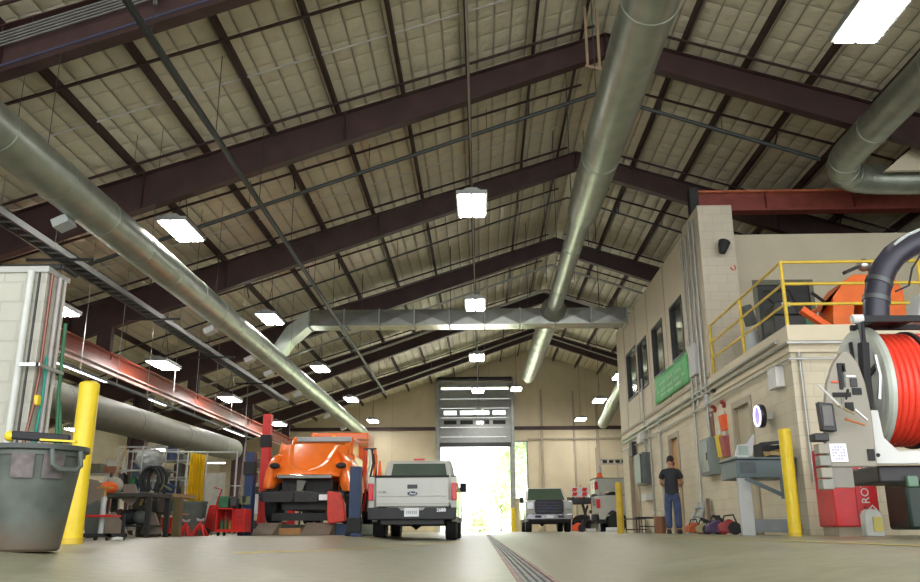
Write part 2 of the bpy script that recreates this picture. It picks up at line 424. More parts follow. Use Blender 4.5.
# ------------------------------------------------------------------ roof
mb = MB(); nx = 24
for a, b in ((XL-.4,RX),(RX,XR+.4)):
    mb.add([(a,YF,zroof(a)),(b,YF,zroof(b)),(b,YB+.3,zroof(b)),(a,YB+.3,zroof(a)),(a,YF,zroof(a)+.2),(b,YF,zroof(b)+.2),(b,YB+.3,zroof(b)+.2),(a,YB+.3,zroof(a)+.2)],
           [(0,1,2,3),(7,6,5,4),(0,4,5,1),(1,5,6,2),(2,6,7,3),(3,7,4,0)])
struct('ceiling', mb, ceil_m, smooth=False)
# rafters
FY = [11.1,16.6,22.7,30.2,37.7,45.2]
for i, Y in enumerate(FY):
    t = thing('roof_frame', 'maroon steel roof frame under the insulation, %s one from the camera' % ORD[i], 'roof beam', (RX,Y,5), group='maroon roof frames')
    wb = MB(); fl = MB(); 
    for (xa, xb) in ((XL+.1,RX),(XR-.1,RX)):
        wb.prism([(xa,ztop(xa)-.02),(xb,ztop(xb)-.02),(xb,zbot(xb)+.01),(xa,zbot(xa)+.01)], 'y', Y-.012, Y+.012)
        for zf in (ztop, zbot):
            fl.add([(xa,Y-.12,zf(xa)-.01),(xb,Y-.12,zf(xb)-.01),(xb,Y+.12,zf(xb)-.01),(xa,Y+.12,zf(xa)-.01),(xa,Y-.12,zf(xa)+.01),(xb,Y-.12,zf(xb)+.01),(xb,Y+.12,zf(xb)+.01),(xa,Y+.12,zf(xa)+.01)],
                   [(0,3,2,1),(4,5,6,7),(0,1,5,4),(1,2,6,5),(2,3,7,6),(3,0,4,7)])
    st = MB()
    for x in (-11.5,-7.2,-2.9,RX,8.5,13):
        st.box(x-.008,x+.008,Y-.11,Y+.11,zbot(x)+.01,ztop(x)-.01)
    wb.split('web', steel, t, smooth=False); fl.build('flange', steel, t, smooth=False); st.split('stiffener', steel, t, smooth=False)
# purlins (continuous Z sections along the bays)
px_ = [2.33,1.25]+[-.2-1.42*k for k in range(11)]
px_r = [3.4,4.47,5.85]+[7.2+1.42*k for k in range(7)]
for side, arr in (('left',px_),('right',px_r)):
    for k, x in enumerate(arr):
        z = ztop(x)+.015; mb = MB(); sgn = 1 if side == 'left' else -1
        mb.box(x-.008,x+.008,YF,YB-.05,z,z+.19); mb.box(x-.06 if sgn>0 else x,x if sgn>0 else x+.06,YF,YB-.05,z,z+.010); 
        mb.build('roof_purlin', steel2, smooth=False, label='dark maroon roof purlin running lengthwise, %s one %s of the ridge' % (ORD[k], side), cat='roof purlin', group='roof purlins')
# bridging rods across the purlins, two per bay
bays = [-3.5]+FY+[52]
rods = []
for a, b in zip([5.6]+FY, FY+[52]): rods += [a+(b-a)*.32, a+(b-a)*.90]
for k, Y in enumerate([r for r in rods[1:] if r < 51]):
    mb = MB()
    for (xa, xb) in ((XL+.2,RX-.3),(RX+.3,XR-.2)):
        mb.bar((xa,Y,ztop(xa)-.008),(xb,Y,ztop(xb)-.008),.045,.045)
    for x in px_[1:9:2]+px_r[1:6:2]:
        mb.bar((x,Y,ztop(x)-.03),(x,Y+.32,ztop(x)-.30 if (Y > 16.6) else ztop(x)-.02),.03,.03)
    mb.build('bridging_rod', steel2, smooth=False, label='thin dark bridging rod crossing the purlins, %s from the camera' % ORD[k], cat='roof rod', group='roof bridging rods')
# seam tape strips on the insulation (pale lines) between nearest frames
for k, (Y, y2) in enumerate(((14.4,14.4),(20.9,20.9))):
    mb = MB(); mb.bar((-12,Y,ztop(-12)+.16),(RX-.5,Y,ztop(RX-.5)+.16),.05,.012)
    mb.build('seam_strip', white, smooth=False, label='thin pale strap across the insulation, %s' % ('in the nearest full bay' if k == 0 else 'in the next bay back'), cat='strap', group='insulation straps')
# ------------------------------------------------------------------ walls
def wall_y(mb, y0, y1, x0, x1, z0, zf, holes):
    """wall in the plane y, with rectangular holes (xa,xb,za,zb); zf(x) top"""
    xs = sorted({x0,x1,*[h[0] for h in holes],*[h[1] for h in holes]} | ({RX} if x0<RX<x1 else set()))
    for a, b in zip(xs, xs[1:]):
        hs = sorted([h for h in holes if h[0] <= a+1e-6 and h[1] >= b-1e-6], key=lambda h: h[2]); z = z0
        for h in hs:
            if h[2] > z+1e-6: mb.prism([(a,z),(b,z),(b,h[2]),(a,h[2])], 'y', y0, y1)
            z = h[3]
        mb.prism([(a,z),(b,z),(b,zf(b)),(a,zf(a))], 'y', y0, y1)
def wall_x(mb, x0, x1, y0, y1, z0, z1, holes):
    ys = sorted({y0,y1,*[h[0] for h in holes],*[h[1] for h in holes]})
    for a, b in zip(ys, ys[1:]):
        hs = sorted([h for h in holes if h[0] <= a+1e-6 and h[1] >= b-1e-6], key=lambda h: h[2]); z = z0
        for h in hs:
            if h[2] > z+1e-6: mb.box(x0,x1,a,b,z,h[2])
            z = h[3]
        if z < z1-1e-6: mb.box(x0,x1,a,b,z,z1)
panel_wall = block_mat('tan_wall_sheeting', (.68,.59,.41), (.52,.45,.31), w=3.0, h=12, plane='xz', msize=.02, bump=.3, rough=.55)
mb = MB(); wall_y(mb, 52, 52.25, XL, XR, -.2, zroof, [(-2.49,1.72,-.2,8.75),(1.9,2.8,1.95,5.45)])
struct('wall_back', mb, panel_wall, smooth=False)
mb = MB(); mb.box(XL-.25,XL,YF,52.2,-.2,zroof(XL)+.1); struct('wall_left', mb, cmu_x, smooth=False)
mb = MB(); mb.box(XR,XR+.25,YF,52.2,-.2,zroof(XR)+.1); struct('wall_right', mb, cmu_x, smooth=False)
# girts / trims on the back wall
mb = MB(); mb.box(XL+.05,-2.62,51.85,52,6.12,6.32); mb.box(1.92,XR-.05,51.85,52,6.12,6.32); struct('trim_3', mb, steel, smooth=False)
mb = MB(); mb.box(-2.75,-2.5,51.8,52.0,0,8.9); mb.box(1.70,1.9,51.8,52.0,0,8.9); mb.box(-2.75,1.9,51.8,52.0,8.75,9.0); struct('trim_4', mb, galv_d, smooth=False)
mb = MB(); mb.box(2.8,8.5,51.88,52,5.5,5.62); mb.box(5.6,5.72,51.86,52,.2,8.5); mb.box(6.9,7.0,51.86,52,2.8,5.0)
for (a,b) in ((-7.2,6.3),(3.6,8.6),(7.0,7.8)): mb.box(a,a+.16,51.86,52,.1,b)
struct('trim_5', mb, tan_dark, smooth=False)
# window beside the door
wn = MB()
for b_ in ((1.9,2.8,1.95,2.03),(1.9,2.8,5.37,5.45),(1.9,1.98,1.95,5.45),(2.72,2.8,1.95,5.45)): wn.box(b_[0],b_[1],51.95,52.1,b_[2],b_[3])
w1 = struct('window_1', wn, galv_d, smooth=False)
p = MB(); p.box(1.98,2.72,52.02,52.035,2.03,5.37); p.build('window_glass', win_glass, w1, smooth=False)
# raised sectional overhead door
dr = thing('overhead_door', 'grey sectional overhead door raised above the bright far opening', 'door', (-.4,51.7,5.1))
zz = 5.12
for k in range(6):
    h = .58; y = 51.72
    pm = MB()
    holes = [] if k not in (2,3) else [(-2.3+j*1.0,-2.3+j*1.0+.78) for j in range(4)]
    if not holes: pm.box(-2.55,1.78,y,y+.05,zz,zz+h-.015)
    else:
        pm.box(-2.55,1.78,y,y+.05,zz,zz+.17); pm.box(-2.55,1.78,y,y+.05,zz+.42,zz+h-.015)
        xs = [-2.55]+[v for hh in holes for v in hh]+[1.78]
        for a, b in zip(xs[::2], xs[1::2]): pm.box(a,b,y,y+.05,zz+.17,zz+.42)
    pn = pm.build('door_panel', mat('door_grey', (.28,.29,.28), .5, .2, var=.08), dr, smooth=False)
    if holes:
        gl = MB()
        for a, b in holes: gl.box(a,b,y+.02,y+.028,zz+.17,zz+.42)
        gl.build('panel_glass', off_glass if k == 2 else win_glass, pn, smooth=False)
    rb = MB(); rb.box(-2.55,1.78,y-.04,y,zz+.03,zz+.09); rb.box(-2.55,1.78,y-.04,y,zz+h-.10,zz+h-.05); rb.split('rib', mat('rib_grey', (.30,.31,.30), .5, .2), pn, smooth=False)
    zz += h
m_ = MB(); m_.box(-2.55,1.78,51.66,51.72,5.08,5.34); m_.build('bottom_rail', dark, dr, smooth=False)
m_ = MB(); m_.cyl((-2.7,51.5,9.2),(1.9,51.5,9.2),.14); m_.build('torsion_drum', dark, dr)
m_ = MB(); m_.box(-2.8,-2.62,51.5,51.72,5.0,9.3); m_.box(1.85,2.0,51.5,51.72,2.0,9.3); m_.split('track', galv_d, dr, smooth=False)
# ------------------------------------------------------------------ outdoors
mb = MB(); mb.box(-60,60,52.25,66,-.3,-.02); struct('trim_6', mb, yard, smooth=False)
mb = MB(); mb.box(-80,80,66,160,-.3,-.03); struct('trim_7', mb, grass, smooth=False)
def tree(x, y, h, r, name, label, cat, m, n=2600, grp=None, leafs=.30):
    t = thing(name, label, cat, (x,y,-.03), group=grp)
    k = MB(); k.tube([(x,y,-.03),(x+.1,y,h*.25),(x,y+.1,h*.55)],[.04*h**.6+.05,.03*h**.6+.04,.03],8)
    for j in range(5):
        a = j*1.3; k.tube([(x,y,h*.25+.05*j*h),(x+math.cos(a)*r*.4,y+math.sin(a)*r*.4,h*.45+.06*j*h)],[.05,.02],6)
    k.build('trunk', bark, t)
    c = MB(); rnd = random.Random(int(x*10+y))
    blobs = [(rnd.uniform(-.5,.5)*r, rnd.uniform(-.5,.5)*r, h*rnd.uniform(.3,.82), r*rnd.uniform(.4,.62)) for _ in range(9)]
    for _ in range(n):
        bx_, by_, bz_, br = rnd.choice(blobs); u = Vector((rnd.gauss(0,1),rnd.gauss(0,1),rnd.gauss(0,1))).normalized()*br*rnd.uniform(.75,1.05)
        p0 = Vector((x+bx_,y+by_,bz_))+u; a = Vector((rnd.uniform(-1,1),rnd.uniform(-1,1),rnd.uniform(-1,1))).normalized()*leafs; b = Vector((rnd.uniform(-1,1),rnd.uniform(-1,1),rnd.uniform(-1,1))).normalized()*leafs*.6
        c.add([p0-a,p0-b,p0+a,p0+b], [(0,1,2,3)])
    c.build('foliage', m, t, smooth=False)
tree(-7.5,84,11,4.5,'tree','leafy green tree beyond the yard, at the left of the door view','tree',leaf,grp='trees outside the far door')
tree(2.5,118,9,4,'tree','small pale green tree far beyond the yard, centred in the door view','tree',leaf2,grp='trees outside the far door')
tree(5.2,80,12,4,'tree','green tree beyond the yard seen through the narrow side window','tree',leaf,grp='trees outside the far door')
tree(-3.2,76,2.0,1.9,'shrub','low green shrub at the yard edge on the left of the door opening','shrub',leaf2,900,'shrubs at the yard edge',.16)
tree(.1,77,1.7,1.8,'shrub','low green shrub at the yard edge in the middle of the door opening','shrub',leaf,900,'shrubs at the yard edge',.16)
tree(3.6,75,2.3,2.0,'shrub','green shrub at the yard edge on the right of the door opening','shrub',leaf2,900,'shrubs at the yard edge',.16)
# ------------------------------------------------------------------ ceiling lamps
def lamp(x, y, z, label, L=1.25, W=.58):
    t = thing('ceiling_light', label, 'ceiling light', (x,y,z), group='hanging fluorescent lights')
    h = MB(); h.box(x-W/2-.03,x+W/2+.03,y-L/2-.03,y+L/2+.03,z+.01,z+.10); h.prism([(x-.2,z+.1),(x+.2,z+.1),(x+.1,z+.17),(x-.1,z+.17)],'y',y-L/2,y+L/2)
    h.build('housing', galv_d, t, smooth=False)
    for s in (-1,1):
        d = MB(); d.box(x+s*W/4-W/4+.028,x+s*W/4+W/4-.028,y-L/2,y+L/2,z-.015,z+.012); d.build('diffuser', lampm, t, smooth=False)
    c = MB(); zt = zbot(x)+.55
    for s in (-1,1): c.cyl((x,y+s*L*.35,z+.15),(x,y,min(zt,z+1.0)),.008,n=5); 
    c.cyl((x,y,min(zt,z+1.0)),(x,y,ztop(x)),.008,n=5)
    c.split('chain', dark, t)
LY = [16.7,24.9,33.1,41.3,49.3]
for k, y in enumerate(LY): lamp(-.15,y,6.85,'bright twin-panel ceiling light in the middle row, %s from the camera' % ORD[k])
for k, y in enumerate([16.85,24.7,32.9,41.1,49.6]): lamp(-6.4,y,6.42,'bright twin-panel ceiling light in the row beside the left duct, %s from the camera' % ORD[k])
for k, y in enumerate([17.7,24.3,31.1,38.7]): lamp(-9.4,y,4.95,'bright ceiling light over the crane runway on the left, %s from the camera' % ORD[k])
lamp(4.95,9.2,6.35,'large bright ceiling light at the top right, nearest of all')
lamp(5.9,35.2,6.4,'small bright ceiling light just behind the far office corner')
lamp(5.9,42.0,6.4,'bright ceiling light right of the far door, higher of the pair')
lamp(5.8,49.5,6.4,'bright ceiling light right of the far door, lower of the pair')
lamp(2.0,47.5,7.9,'bright ceiling light above the right edge of the far door')
lamp(-14.2,29.5,3.65,'low ceiling light under the big grey pipe, beside the yellow bollard',1.2,.5)
lamp(-12.6,33.5,3.3,'low ceiling light under the big grey pipe, above the metal rack',1.2,.5)
# ------------------------------------------------------------------ pipes, ducts
mb = MB(); mb.cyl((-.17,YF+1,8.35),(-.17,50,8.35),.022,n=8)
mb.build('ceiling_conduit', conduit, label='thin grey conduit running lengthwise above the middle row of lights', cat='conduit')
mb = MB(); mb.cyl((-4.6,5.5,6.98),(-4.6,40,6.55),.055,n=10)
for y in range(7,40,3): mb.cyl((-4.6,y+.3,6.9),(-4.6,y+.3,ztop(-4.6)),.008,n=5)
mb.build('sprinkler_main', black_pipe, label='black sprinkler main running lengthwise across the left roof bays', cat='pipe')
def cross_pipe(y, x0, x1, dz, r, m, label, dbl=0):
    mb = MB(); pts = [(x0,y,zbot(x0)-dz)]+([(RX,y,zbot(RX)-dz)] if x0 < RX < x1 else [])+[(x1,y,zbot(x1)-dz)]
    mb.tube(pts, r, 8)
    for k in range(dbl): mb.tube([(a,b+.14*(k+1),c+.02) for a,b,c in pts], r*.8, 8)
    k = x0+1
    while k < x1: mb.cyl((k,y,zbot(k)-dz),(k,y,ztop(k)),.008,n=5); k += 2.8
    mb.build('cross_pipe', m, label=label, cat='pipe', group='pipes crossing under the roof frames')
cross_pipe(18.3,-9.2,8.0,-.02,.05,black_pipe,'black branch pipe following the roof slope behind the second frame')
cross_pipe(25.2,-12,8,-.15,.03,black_pipe,'thin dark branch pipe following the roof slope behind the third frame')
cross_pipe(31.5,-12,8,.1,.04,conduit,'pair of grey pipes following the roof slope behind the fourth frame',1)
cross_pipe(35.5,-12,8,.0,.04,conduit,'grey triple pipes following the roof slope behind the far cross duct',2)
cross_pipe(43.5,-12,9,.05,.04,conduit,'pale pipe following the roof slope in front of the last frame')
# vertical red and yellow droppers by the ridge
mb = MB()
for x, y, z0 in ((2.25,15.3,9.3),(2.5,15.35,9.3)): mb.cyl((x,y,z0),(x,y,10.7),.03,n=8)
mb.bar((2.2,15.3,9.32),(2.9,15.4,9.25),.03,.06)
mb.build('gas_pipe', mat('brass_pipe',(.34,.24,.15),.4), label='pair of brownish pipes hanging beside the ridge by the central duct', cat='pipe')
# bundle on the first frame
mb = MB()
for k in range(5):
    o_ = .30-.055*k; xa, xb = -12., 2.6; sl = lambda x: zbot(x)+.62-.055*k+.012*(RX-x)*.3
    mb.bar((xa,10.95,sl(xa)),(xb,10.95,sl(xb)),.02,.022)
for x in (-7.8,-4.9,-2): mb.box(x,x+.05,10.92,10.96,zbot(x)+.30,zbot(x)+.85)
mb.build('conduit_bundle', galv_d, smooth=False, label='bundle of five thin grey conduits strapped to the nearest roof frame', cat='conduit')
mb = MB(); mb.bar((-12,10.93,zbot(-12)+.06),(2.6,10.93,zbot(2.6)+.06),.02,.04)
mb.build('blue_pipe', mat('dull_blue',(.04,.04,.075),.5), smooth=False, label='thin blue line along the bottom of the nearest roof frame', cat='pipe')

def duct(name, label, pts, rs, m=galv, seams=1.5, n=28, cat='duct', hang=None, grp=None):
    t = thing(name, label, cat, pts[0])
    b = MB(); b.tube(pts, rs, n); b.build('duct_body', m, t)
    s = MB()
    for (p, q), (r0, r1) in zip(zip(pts, pts[1:]), zip(rs, rs[1:])):
        p, q = Vector(p), Vector(q); L = (q-p).length; k = max(1, int(L/seams))
        for i in range(k):
            c = p+(q-p)*((i+.5)/k); r = r0+(r1-r0)*((i+.5)/k); d = (q-p).normalized()*.02
            s.tube([c-d,c+d], [r+.007,r+.007], n)
    s.split('seam_ring', m, t)
    return t
t = duct('air_duct','long round galvanised duct on the left sloping to the far wall',[(-6.5,4,5.43),(-6.5,11,5.43),(-6.5,19,5.43),(-6.5,26.7,5.43),(-6.5,46.5,5.36)],[.34,.34,.32,.31,.28])
for k, y in enumerate((12.6,20.2,23.9,26.2,30.5,36.5,41)):
    d = MB(); x = -6.72; z = 5.02; d.obox((x,y,z),(.26,.30,.14),(0,R(-25),0)); d.build('outlet_grille', white if k else light_grey, t, smooth=False)
h = MB()
for y in range(7,46,4): h.cyl((-6.75,y,5.5),(-6.75,y,ztop(-6.75)),.005,n=5); h.cyl((-6.25,y,5.5),(-6.25,y,ztop(-6.25)),.005,n=5)
h.split('hanger', dark, t)
cx, cz = 2.45, 7.42
t = duct('air_duct','large round galvanised duct running under the ridge, nearest part at the top centre',[(cx,4,cz),(cx,12.5,cz),(cx,18.6,cz),(cx,19.1,cz),(cx,26.6,cz-.1)],[.43,.41,.36,.25,.25],seams=3.2)
c_ = MB(); c_.tube([(cx,26.6,cz-.1),(cx,27.2,cz-.12)],[.26,.42],24); c_.build('collar', galv_d, t)
h = MB()
for y in (9,13,17.3,21,24.5): h.cyl((cx-.42,y,cz),(cx-.42,y,ztop(cx)),.01,n=5); h.cyl((cx+.42,y,cz),(cx+.42,y,ztop(cx)),.01,n=5)
h.split('hanger', dark, t)
t = duct('air_duct','far round galvanised duct beyond the cross duct, ending above the door',[(cx,28.06,cz),(cx-.02,33,cz+.1),(cx-.02,37.5,cz+.15),(cx,42.5,cz+.35)],[.36,.36,.35,.35],seams=1.2)
# cross duct, rectangular with diamond-creased panels
t = thing('cross_duct','rectangular galvanised cross duct spanning from the left round duct to the office','duct',(0,27.5,6.85))
b = MB(); y0, y1 = 27.25, 28.0; z0, z1 = 6.82, 7.36; xs = [-5.75+1.18*i for i in range(10)]; xs[-1] = 4.88
for a, c in zip(xs, xs[1:]):
    m_ = (a+c)/2
    P = [(a,y0,z0),(c,y0,z0),(c,y0,z1),(a,y0,z1),(m_,y0-.012,(z0+z1)/2)]
    b.add(P, [(0,1,4),(1,2,4),(2,3,4),(3,0,4)])
    b.box(a,c,y0+.01,y1,z0,z1)
b.build('duct_body', galv_s, t, smooth=False)
s = MB()
for x in xs: s.box(x-.02,x+.02,y0-.03,y1+.02,z0-.03,z1+.03)
s.split('seam_ring', galv_d, t, smooth=False)
e = MB(); e.loft([[(-5.75,y0,z0),(-5.75,y1,z0),(-5.75,y1,z1),(-5.75,y0,z1)],[(-6.35,y0,6.3),(-6.35,y1,6.3),(-6.5,y1,6.8),(-6.5,y0,6.8)],[(-6.75,y0,5.72),(-6.75,y1,5.72),(-7.0,y1,6.0),(-7.0,y0,6.0)]]); e.build('elbow', galv, t, smooth=False)
h = MB()
for x in (-4,-1,1.6,4): h.cyl((x,27.4,7.3),(x,27.4,ztop(x)),.012,n=5)
h.split('hanger', dark, t)
# right duct with elbow
pts = [(8,4,8.02),(8,17.0,8.02)]+[(8+.75*(1-math.cos(a)),17.0+.75*math.sin(a),8.02-.12*math.sin(a)) for a in [R(18*i) for i in range(1,6)]]+[(10.5,17.78,7.9)]
pts = [(8,6,8.0),(8,12,8.02),(8,16.9,8.02),(8.08,17.4,7.98),(8.28,17.75,7.94),(8.62,17.95,7.9),(9.1,18.0,7.88),(10.6,18.0,7.85)]
duct('air_duct','round galvanised duct at the top right that elbows over the office',pts,[.34]*len(pts),seams=2.2)
duct('air_duct','short far galvanised duct stub beside the far office corner',[(6.15,36,6.3),(6.6,46,5.75)],[.28,.28],seams=2)
# cable tray
t = thing('cable_tray','grey ladder cable tray running lengthwise left of the round duct','cable tray',(-8.5,20,5.6))
r_ = MB(); r_.box(-8.68,-8.64,8,36,5.56,5.68); r_.box(-8.36,-8.32,8,36,5.56,5.68); r_.split('side_rail', mat('tray_grey', (.13,.135,.125), .5, .3), t, smooth=False)
r_ = MB(); y = 8.
while y < 36: r_.box(-8.64,-8.36,y,y+.04,5.57,5.60); y += .35
r_.split('rung', mat('tray_grey', (.13,.135,.125)), t, smooth=False)
r_ = MB()
for k in range(4): r_.cyl((-8.6+.07*k,8,5.63),(-8.6+.07*k,36,5.63),.022,n=6)
r_.split('cable', black_pipe, t)
r_ = MB()
for y in (10,16,21,26,31): r_.cyl((-8.66,y,5.6),(-8.66,y,ztop(-8.66)),.012,n=5); r_.box(-9.2,-7.8,y-.02,y+.02,5.50,5.55)
r_.split('hanger', dark, t)
# crane runway
t = thing('crane_runway','rusty red crane runway beam running lengthwise on the left side','beam',(-10.5,30,4.5))
r_ = MB(); r_.box(-10.65,-10.35,16,48,5.02,5.05); r_.box(-10.62,-10.38,16,48,4.52,4.55); r_.box(-10.51,-10.49,16,48,4.55,5.02)
r_.build('girder', crane_red, t, smooth=False)
r_ = MB(); r_.box(-10.58,-10.42,16,48,5.05,5.10); r_.build('rail', mat('rail_orange',(.62,.20,.09),.3,var=.15), t, smooth=False)
r_ = MB(); r_.box(-10.15,-10.12,16,48,4.35,4.42); r_.box(-10.4,-10.05,16,48,4.47,4.5); r_.build('festoon_rail', mat('rail_pink',(.40,.20,.16),.4), t, smooth=False)
r_ = MB()
for y in FY[1:]: r_.box(-10.7,-10.3,y-.08,y+.08,5.05,zbot(-10.5)+.05) if zbot(-10.5)>5.1 else None
for y in (22.7,30.2,37.7,45.2): r_.cyl((-10.45,y+.4,4.9),(-10.45,y+.4,ztop(-10.45)),.02,n=5)
r_.split('bracket', steel, t, smooth=False)
# big grey pipe
t = duct('exhaust_pipe','fat dull grey insulated pipe running along the left bay above the workshop clutter',[(-9.5,12,3.05),(-9.5,20.7,3.06),(-9.5,32.2,3.2)],[.42,.41,.40],m=mat('grey_jacket',(.17,.17,.135),.5,.2,var=.1),seams=3,cat='pipe')
r_ = MB(); r_.cyl((-9.5,32.2,3.2),(-9.5,32.6,3.2),.22); r_.build('end_cap', mat('pink_grey',(.40,.30,.33),.5), t)
t = thing('light_rail','thin grey rail with shining lens strips above the fat grey pipe','rail',(-9.3,22,3.75))
r_ = MB(); r_.box(-9.32,-9.24,14,34,3.78,3.84); r_.build('rail_channel', dark, t, smooth=False)
r_ = MB()
for a, b in ((17.6,20.4),(23.2,24.5),(30.3,32.8)):
    y = a
    while y < b: r_.box(-9.31,-9.25,y,y+.14,3.765,3.785); y += .22
r_.split('lens_strip', mat('lens_strip_glow',(.9,.9,.95),.3,emit=(.9,.92,1),estr=3), t, smooth=False)
r_ = MB()
for y in range(15,34,2): r_.cyl((-9.28,y,3.8),(-9.28,y,ztop(-9.28)),.01,n=5)
r_.split('hanger', conduit, t)
# columns left
for k, (x, y, z1, lb) in enumerate(((-12.4,30.2,5.0,'maroon steel column leaning out behind the metal rack'),(-10.9,37.7,5.2,'maroon steel column right of the yellow curtain'))):
    c = MB(); z1 = zbot(x)
    c.prism([(x-.12,.1),(x+.12,.1),(x+.42,z1),(x-.2,z1)],'y',y-.01,y+.01); c.prism([(x+.12,.1),(x+.15,.1),(x+.45,z1),(x+.42,z1)],'y',y-.15,y+.15); c.prism([(x-.15,.1),(x-.12,.1),(x-.17,z1),(x-.2,z1)],'y',y-.15,y+.15)
    c.build('steel_column', steel, smooth=False, label=lb, cat='column', group='maroon columns')
# ------------------------------------------------------------------ office block on the right
OX = 4.9
windows = [(26.2,27.95,4.27,5.85),(24.4,25.9,4.27,5.75),(22.15,23.6,4.27,5.72),(19.85,21.2,4.27,5.72)]
doors = [(21.25,22.3,.0,2.5),(15.4,16.45,.0,2.5),(26.9,28.4,.0,2.75)]
lo = MB(); wall_x(lo, OX, OX+.22, 13.42, 29.8, -.1, 3.32, doors)
struct('wall_office_lower', lo, cmu_x, smooth=False)
up = MB(); wall_x(up, OX, OX+.22, 19.3, 29.8, 3.32, 7.05, windows)
struct('wall_office_upper', up, tan_panel, smooth=False)
mb = MB(); mb.box(OX+.22,8.2,29.58,29.78,-.1,7.05); struct('wall_office_far', mb, tan_panel, smooth=False)
mb = MB(); mb.box(OX,OX+.76,17.78,19.3,3.32,7.22); struct('wall_pier', mb, block_mat('cmu_pier',(.60,.54,.42),(.50,.45,.35),plane='xz',msize=.008,bump=.25), smooth=False)
mb = MB(); wall_y(mb, 19.3, 19.5, OX+.76, 14.5, 3.32, lambda x: 7.05, [(6.46,7.88,3.32,5.9)]); struct('wall_mezzanine_back', mb, tan_panel, smooth=False)
mb = MB(); mb.box(OX+.0,OX+.22,13.2,13.42,-.1,2.90); mb.box(OX+.22,14.5,13.2,13.42,-.1,2.90); struct('wall_office_front', mb, cmu_y, smooth=False)
mb = MB(); mb.box(OX-.03,14.5,13.14,13.198,2.90,3.34); mb.box(OX-.03,OX-.002,13.198,17.78,2.90,3.34); mb.box(OX,14.5,13.198,13.42,2.90,3.32); struct('trim_8', mb, tan_panel, smooth=False)
mb = MB(); mb.box(OX+.22,14.5,13.42,19.3,3.22,3.32); struct('floor_mezzanine', mb, light_grey, smooth=False)
mb = MB(); mb.box(OX+.05,14.5,19.5,29.8,6.95,7.05); struct('ceiling_office', mb, tan_panel, smooth=False)
# seams of the upper panelling
mb = MB()
for y in (21.7,24.1,26.05,28.2): mb.box(OX-.012,OX,y-.015,y+.015,3.40,7.05)
mb.box(OX-.03,OX,17.9,29.8,3.36,3.44); struct('trim_9', mb, tan_dark, smooth=False)
def office_window(n, w):
    y0,y1,z0,z1 = w; f = MB(); x0, x1 = OX-.02, OX+.12
    f.box(x0,x1,y0,y0+.07,z0,z1); f.box(x0,x1,y1-.07,y1,z0,z1); f.box(x0,x1,y0+.07,y1-.07,z0,z0+.07); f.box(x0,x1,y0+.07,y1-.07,z1-.07,z1)
    wo = struct('window_%d' % n, f, dark, smooth=False)
    g = MB(); g.box(OX+.06,OX+.07,y0+.07,y1-.07,z0+.07,z1-.07); g.build('window_glass', off_glass, wo, smooth=False)
    b = MB()
    k = y0+.12
    while k < y1-.1: b.box(OX+.075,OX+.08,k,k+.07,z0+.08,z1-.08); k += .11
for i, w in enumerate(windows): office_window(i+2, w)
# office doors
def office_door(n, d, m, sash=True):
    y0,y1,z0,z1 = d; f = MB()
    f.box(OX-.03,OX+.12,y0-.07,y0+.05,.12,z1+.07); f.box(OX-.03,OX+.12,y1-.05,y1+.07,.12,z1+.07); f.box(OX-.03,OX+.12,y0+.05,y1-.05,z1-.05,z1+.07)
    do = struct('door_%d' % n, f, tan_dark, smooth=False)
    l = MB(); l.box(OX+.06,OX+.11,y0+.05,y1-.05,.13,z1-.05); lf = l.build('door_leaf', m, do, smooth=False)
    h = MB(); h.cyl((OX+.06,y0+.14,1.12),(OX-.0,y0+.14,1.12),.02,n=8); h.cyl((OX,y0+.14,1.12),(OX,y0+.26,1.12),.014,n=8); h.build('door_handle', chrome, lf)
    return do
d1 = office_door(1, doors[0], mat('door_orange_tan',(.55,.30,.11),.45,var=.06))
office_door(2, doors[1], mat('door_tan',(.50,.44,.30),.45,var=.05))
office_door(3, doors[2], mat('door_brown',(.30,.21,.14),.5,var=.08))
mb = MB(); mb.box(6.46,7.88,19.34,19.4,3.32,5.9); d4 = struct('door_4', mb, dark, smooth=False)
q = MB(); q.box(6.46,6.56,19.28,19.34,3.32,5.9); q.box(7.78,7.88,19.28,19.34,3.32,5.9); q.box(6.56,7.78,19.28,19.34,5.78,5.9); q.build('door_frame', mat('olive_frame',(.16,.16,.11),.5), d4, smooth=False)
# green banner
t = thing('banner','green plastic banner with pale lettering on the office wall under the two nearest windows','banner',(OX-.03,21.5,3.55))
b = MB()
def bf(u,v):
    y = 19.55+(23.5-19.55)*u; z = 3.53+(.74)*v - .03*math.sin(u*PI)*(v)
    return (OX-.045+.012*math.sin(u*23+v*5), y, z)
b.grid(bf, 30, 6); b.build('banner_sheet', green_b, t, solid=.006)
rw = MB()
for r, (z, n, a, c) in enumerate(((3.98,16,20.0,23.0),(3.80,20,19.9,23.1),(3.66,14,20.3,22.7))):
    for k in range(n):
        if (k*7+r) % 5 == 0: continue
        y = a+(c-a)*k/n; rw.box(OX-.068,OX-.064,y,y+(c-a)/n*.7,z-.035,z+.035)
rw.build('lettering', green_t, t, smooth=False)
g = MB()
for y in (19.6,20.9,22.2,23.4): g.cyl((OX-.06,y,4.2),(OX-.002,y,4.2),.025,n=8)
g.split('grommet', white, t)
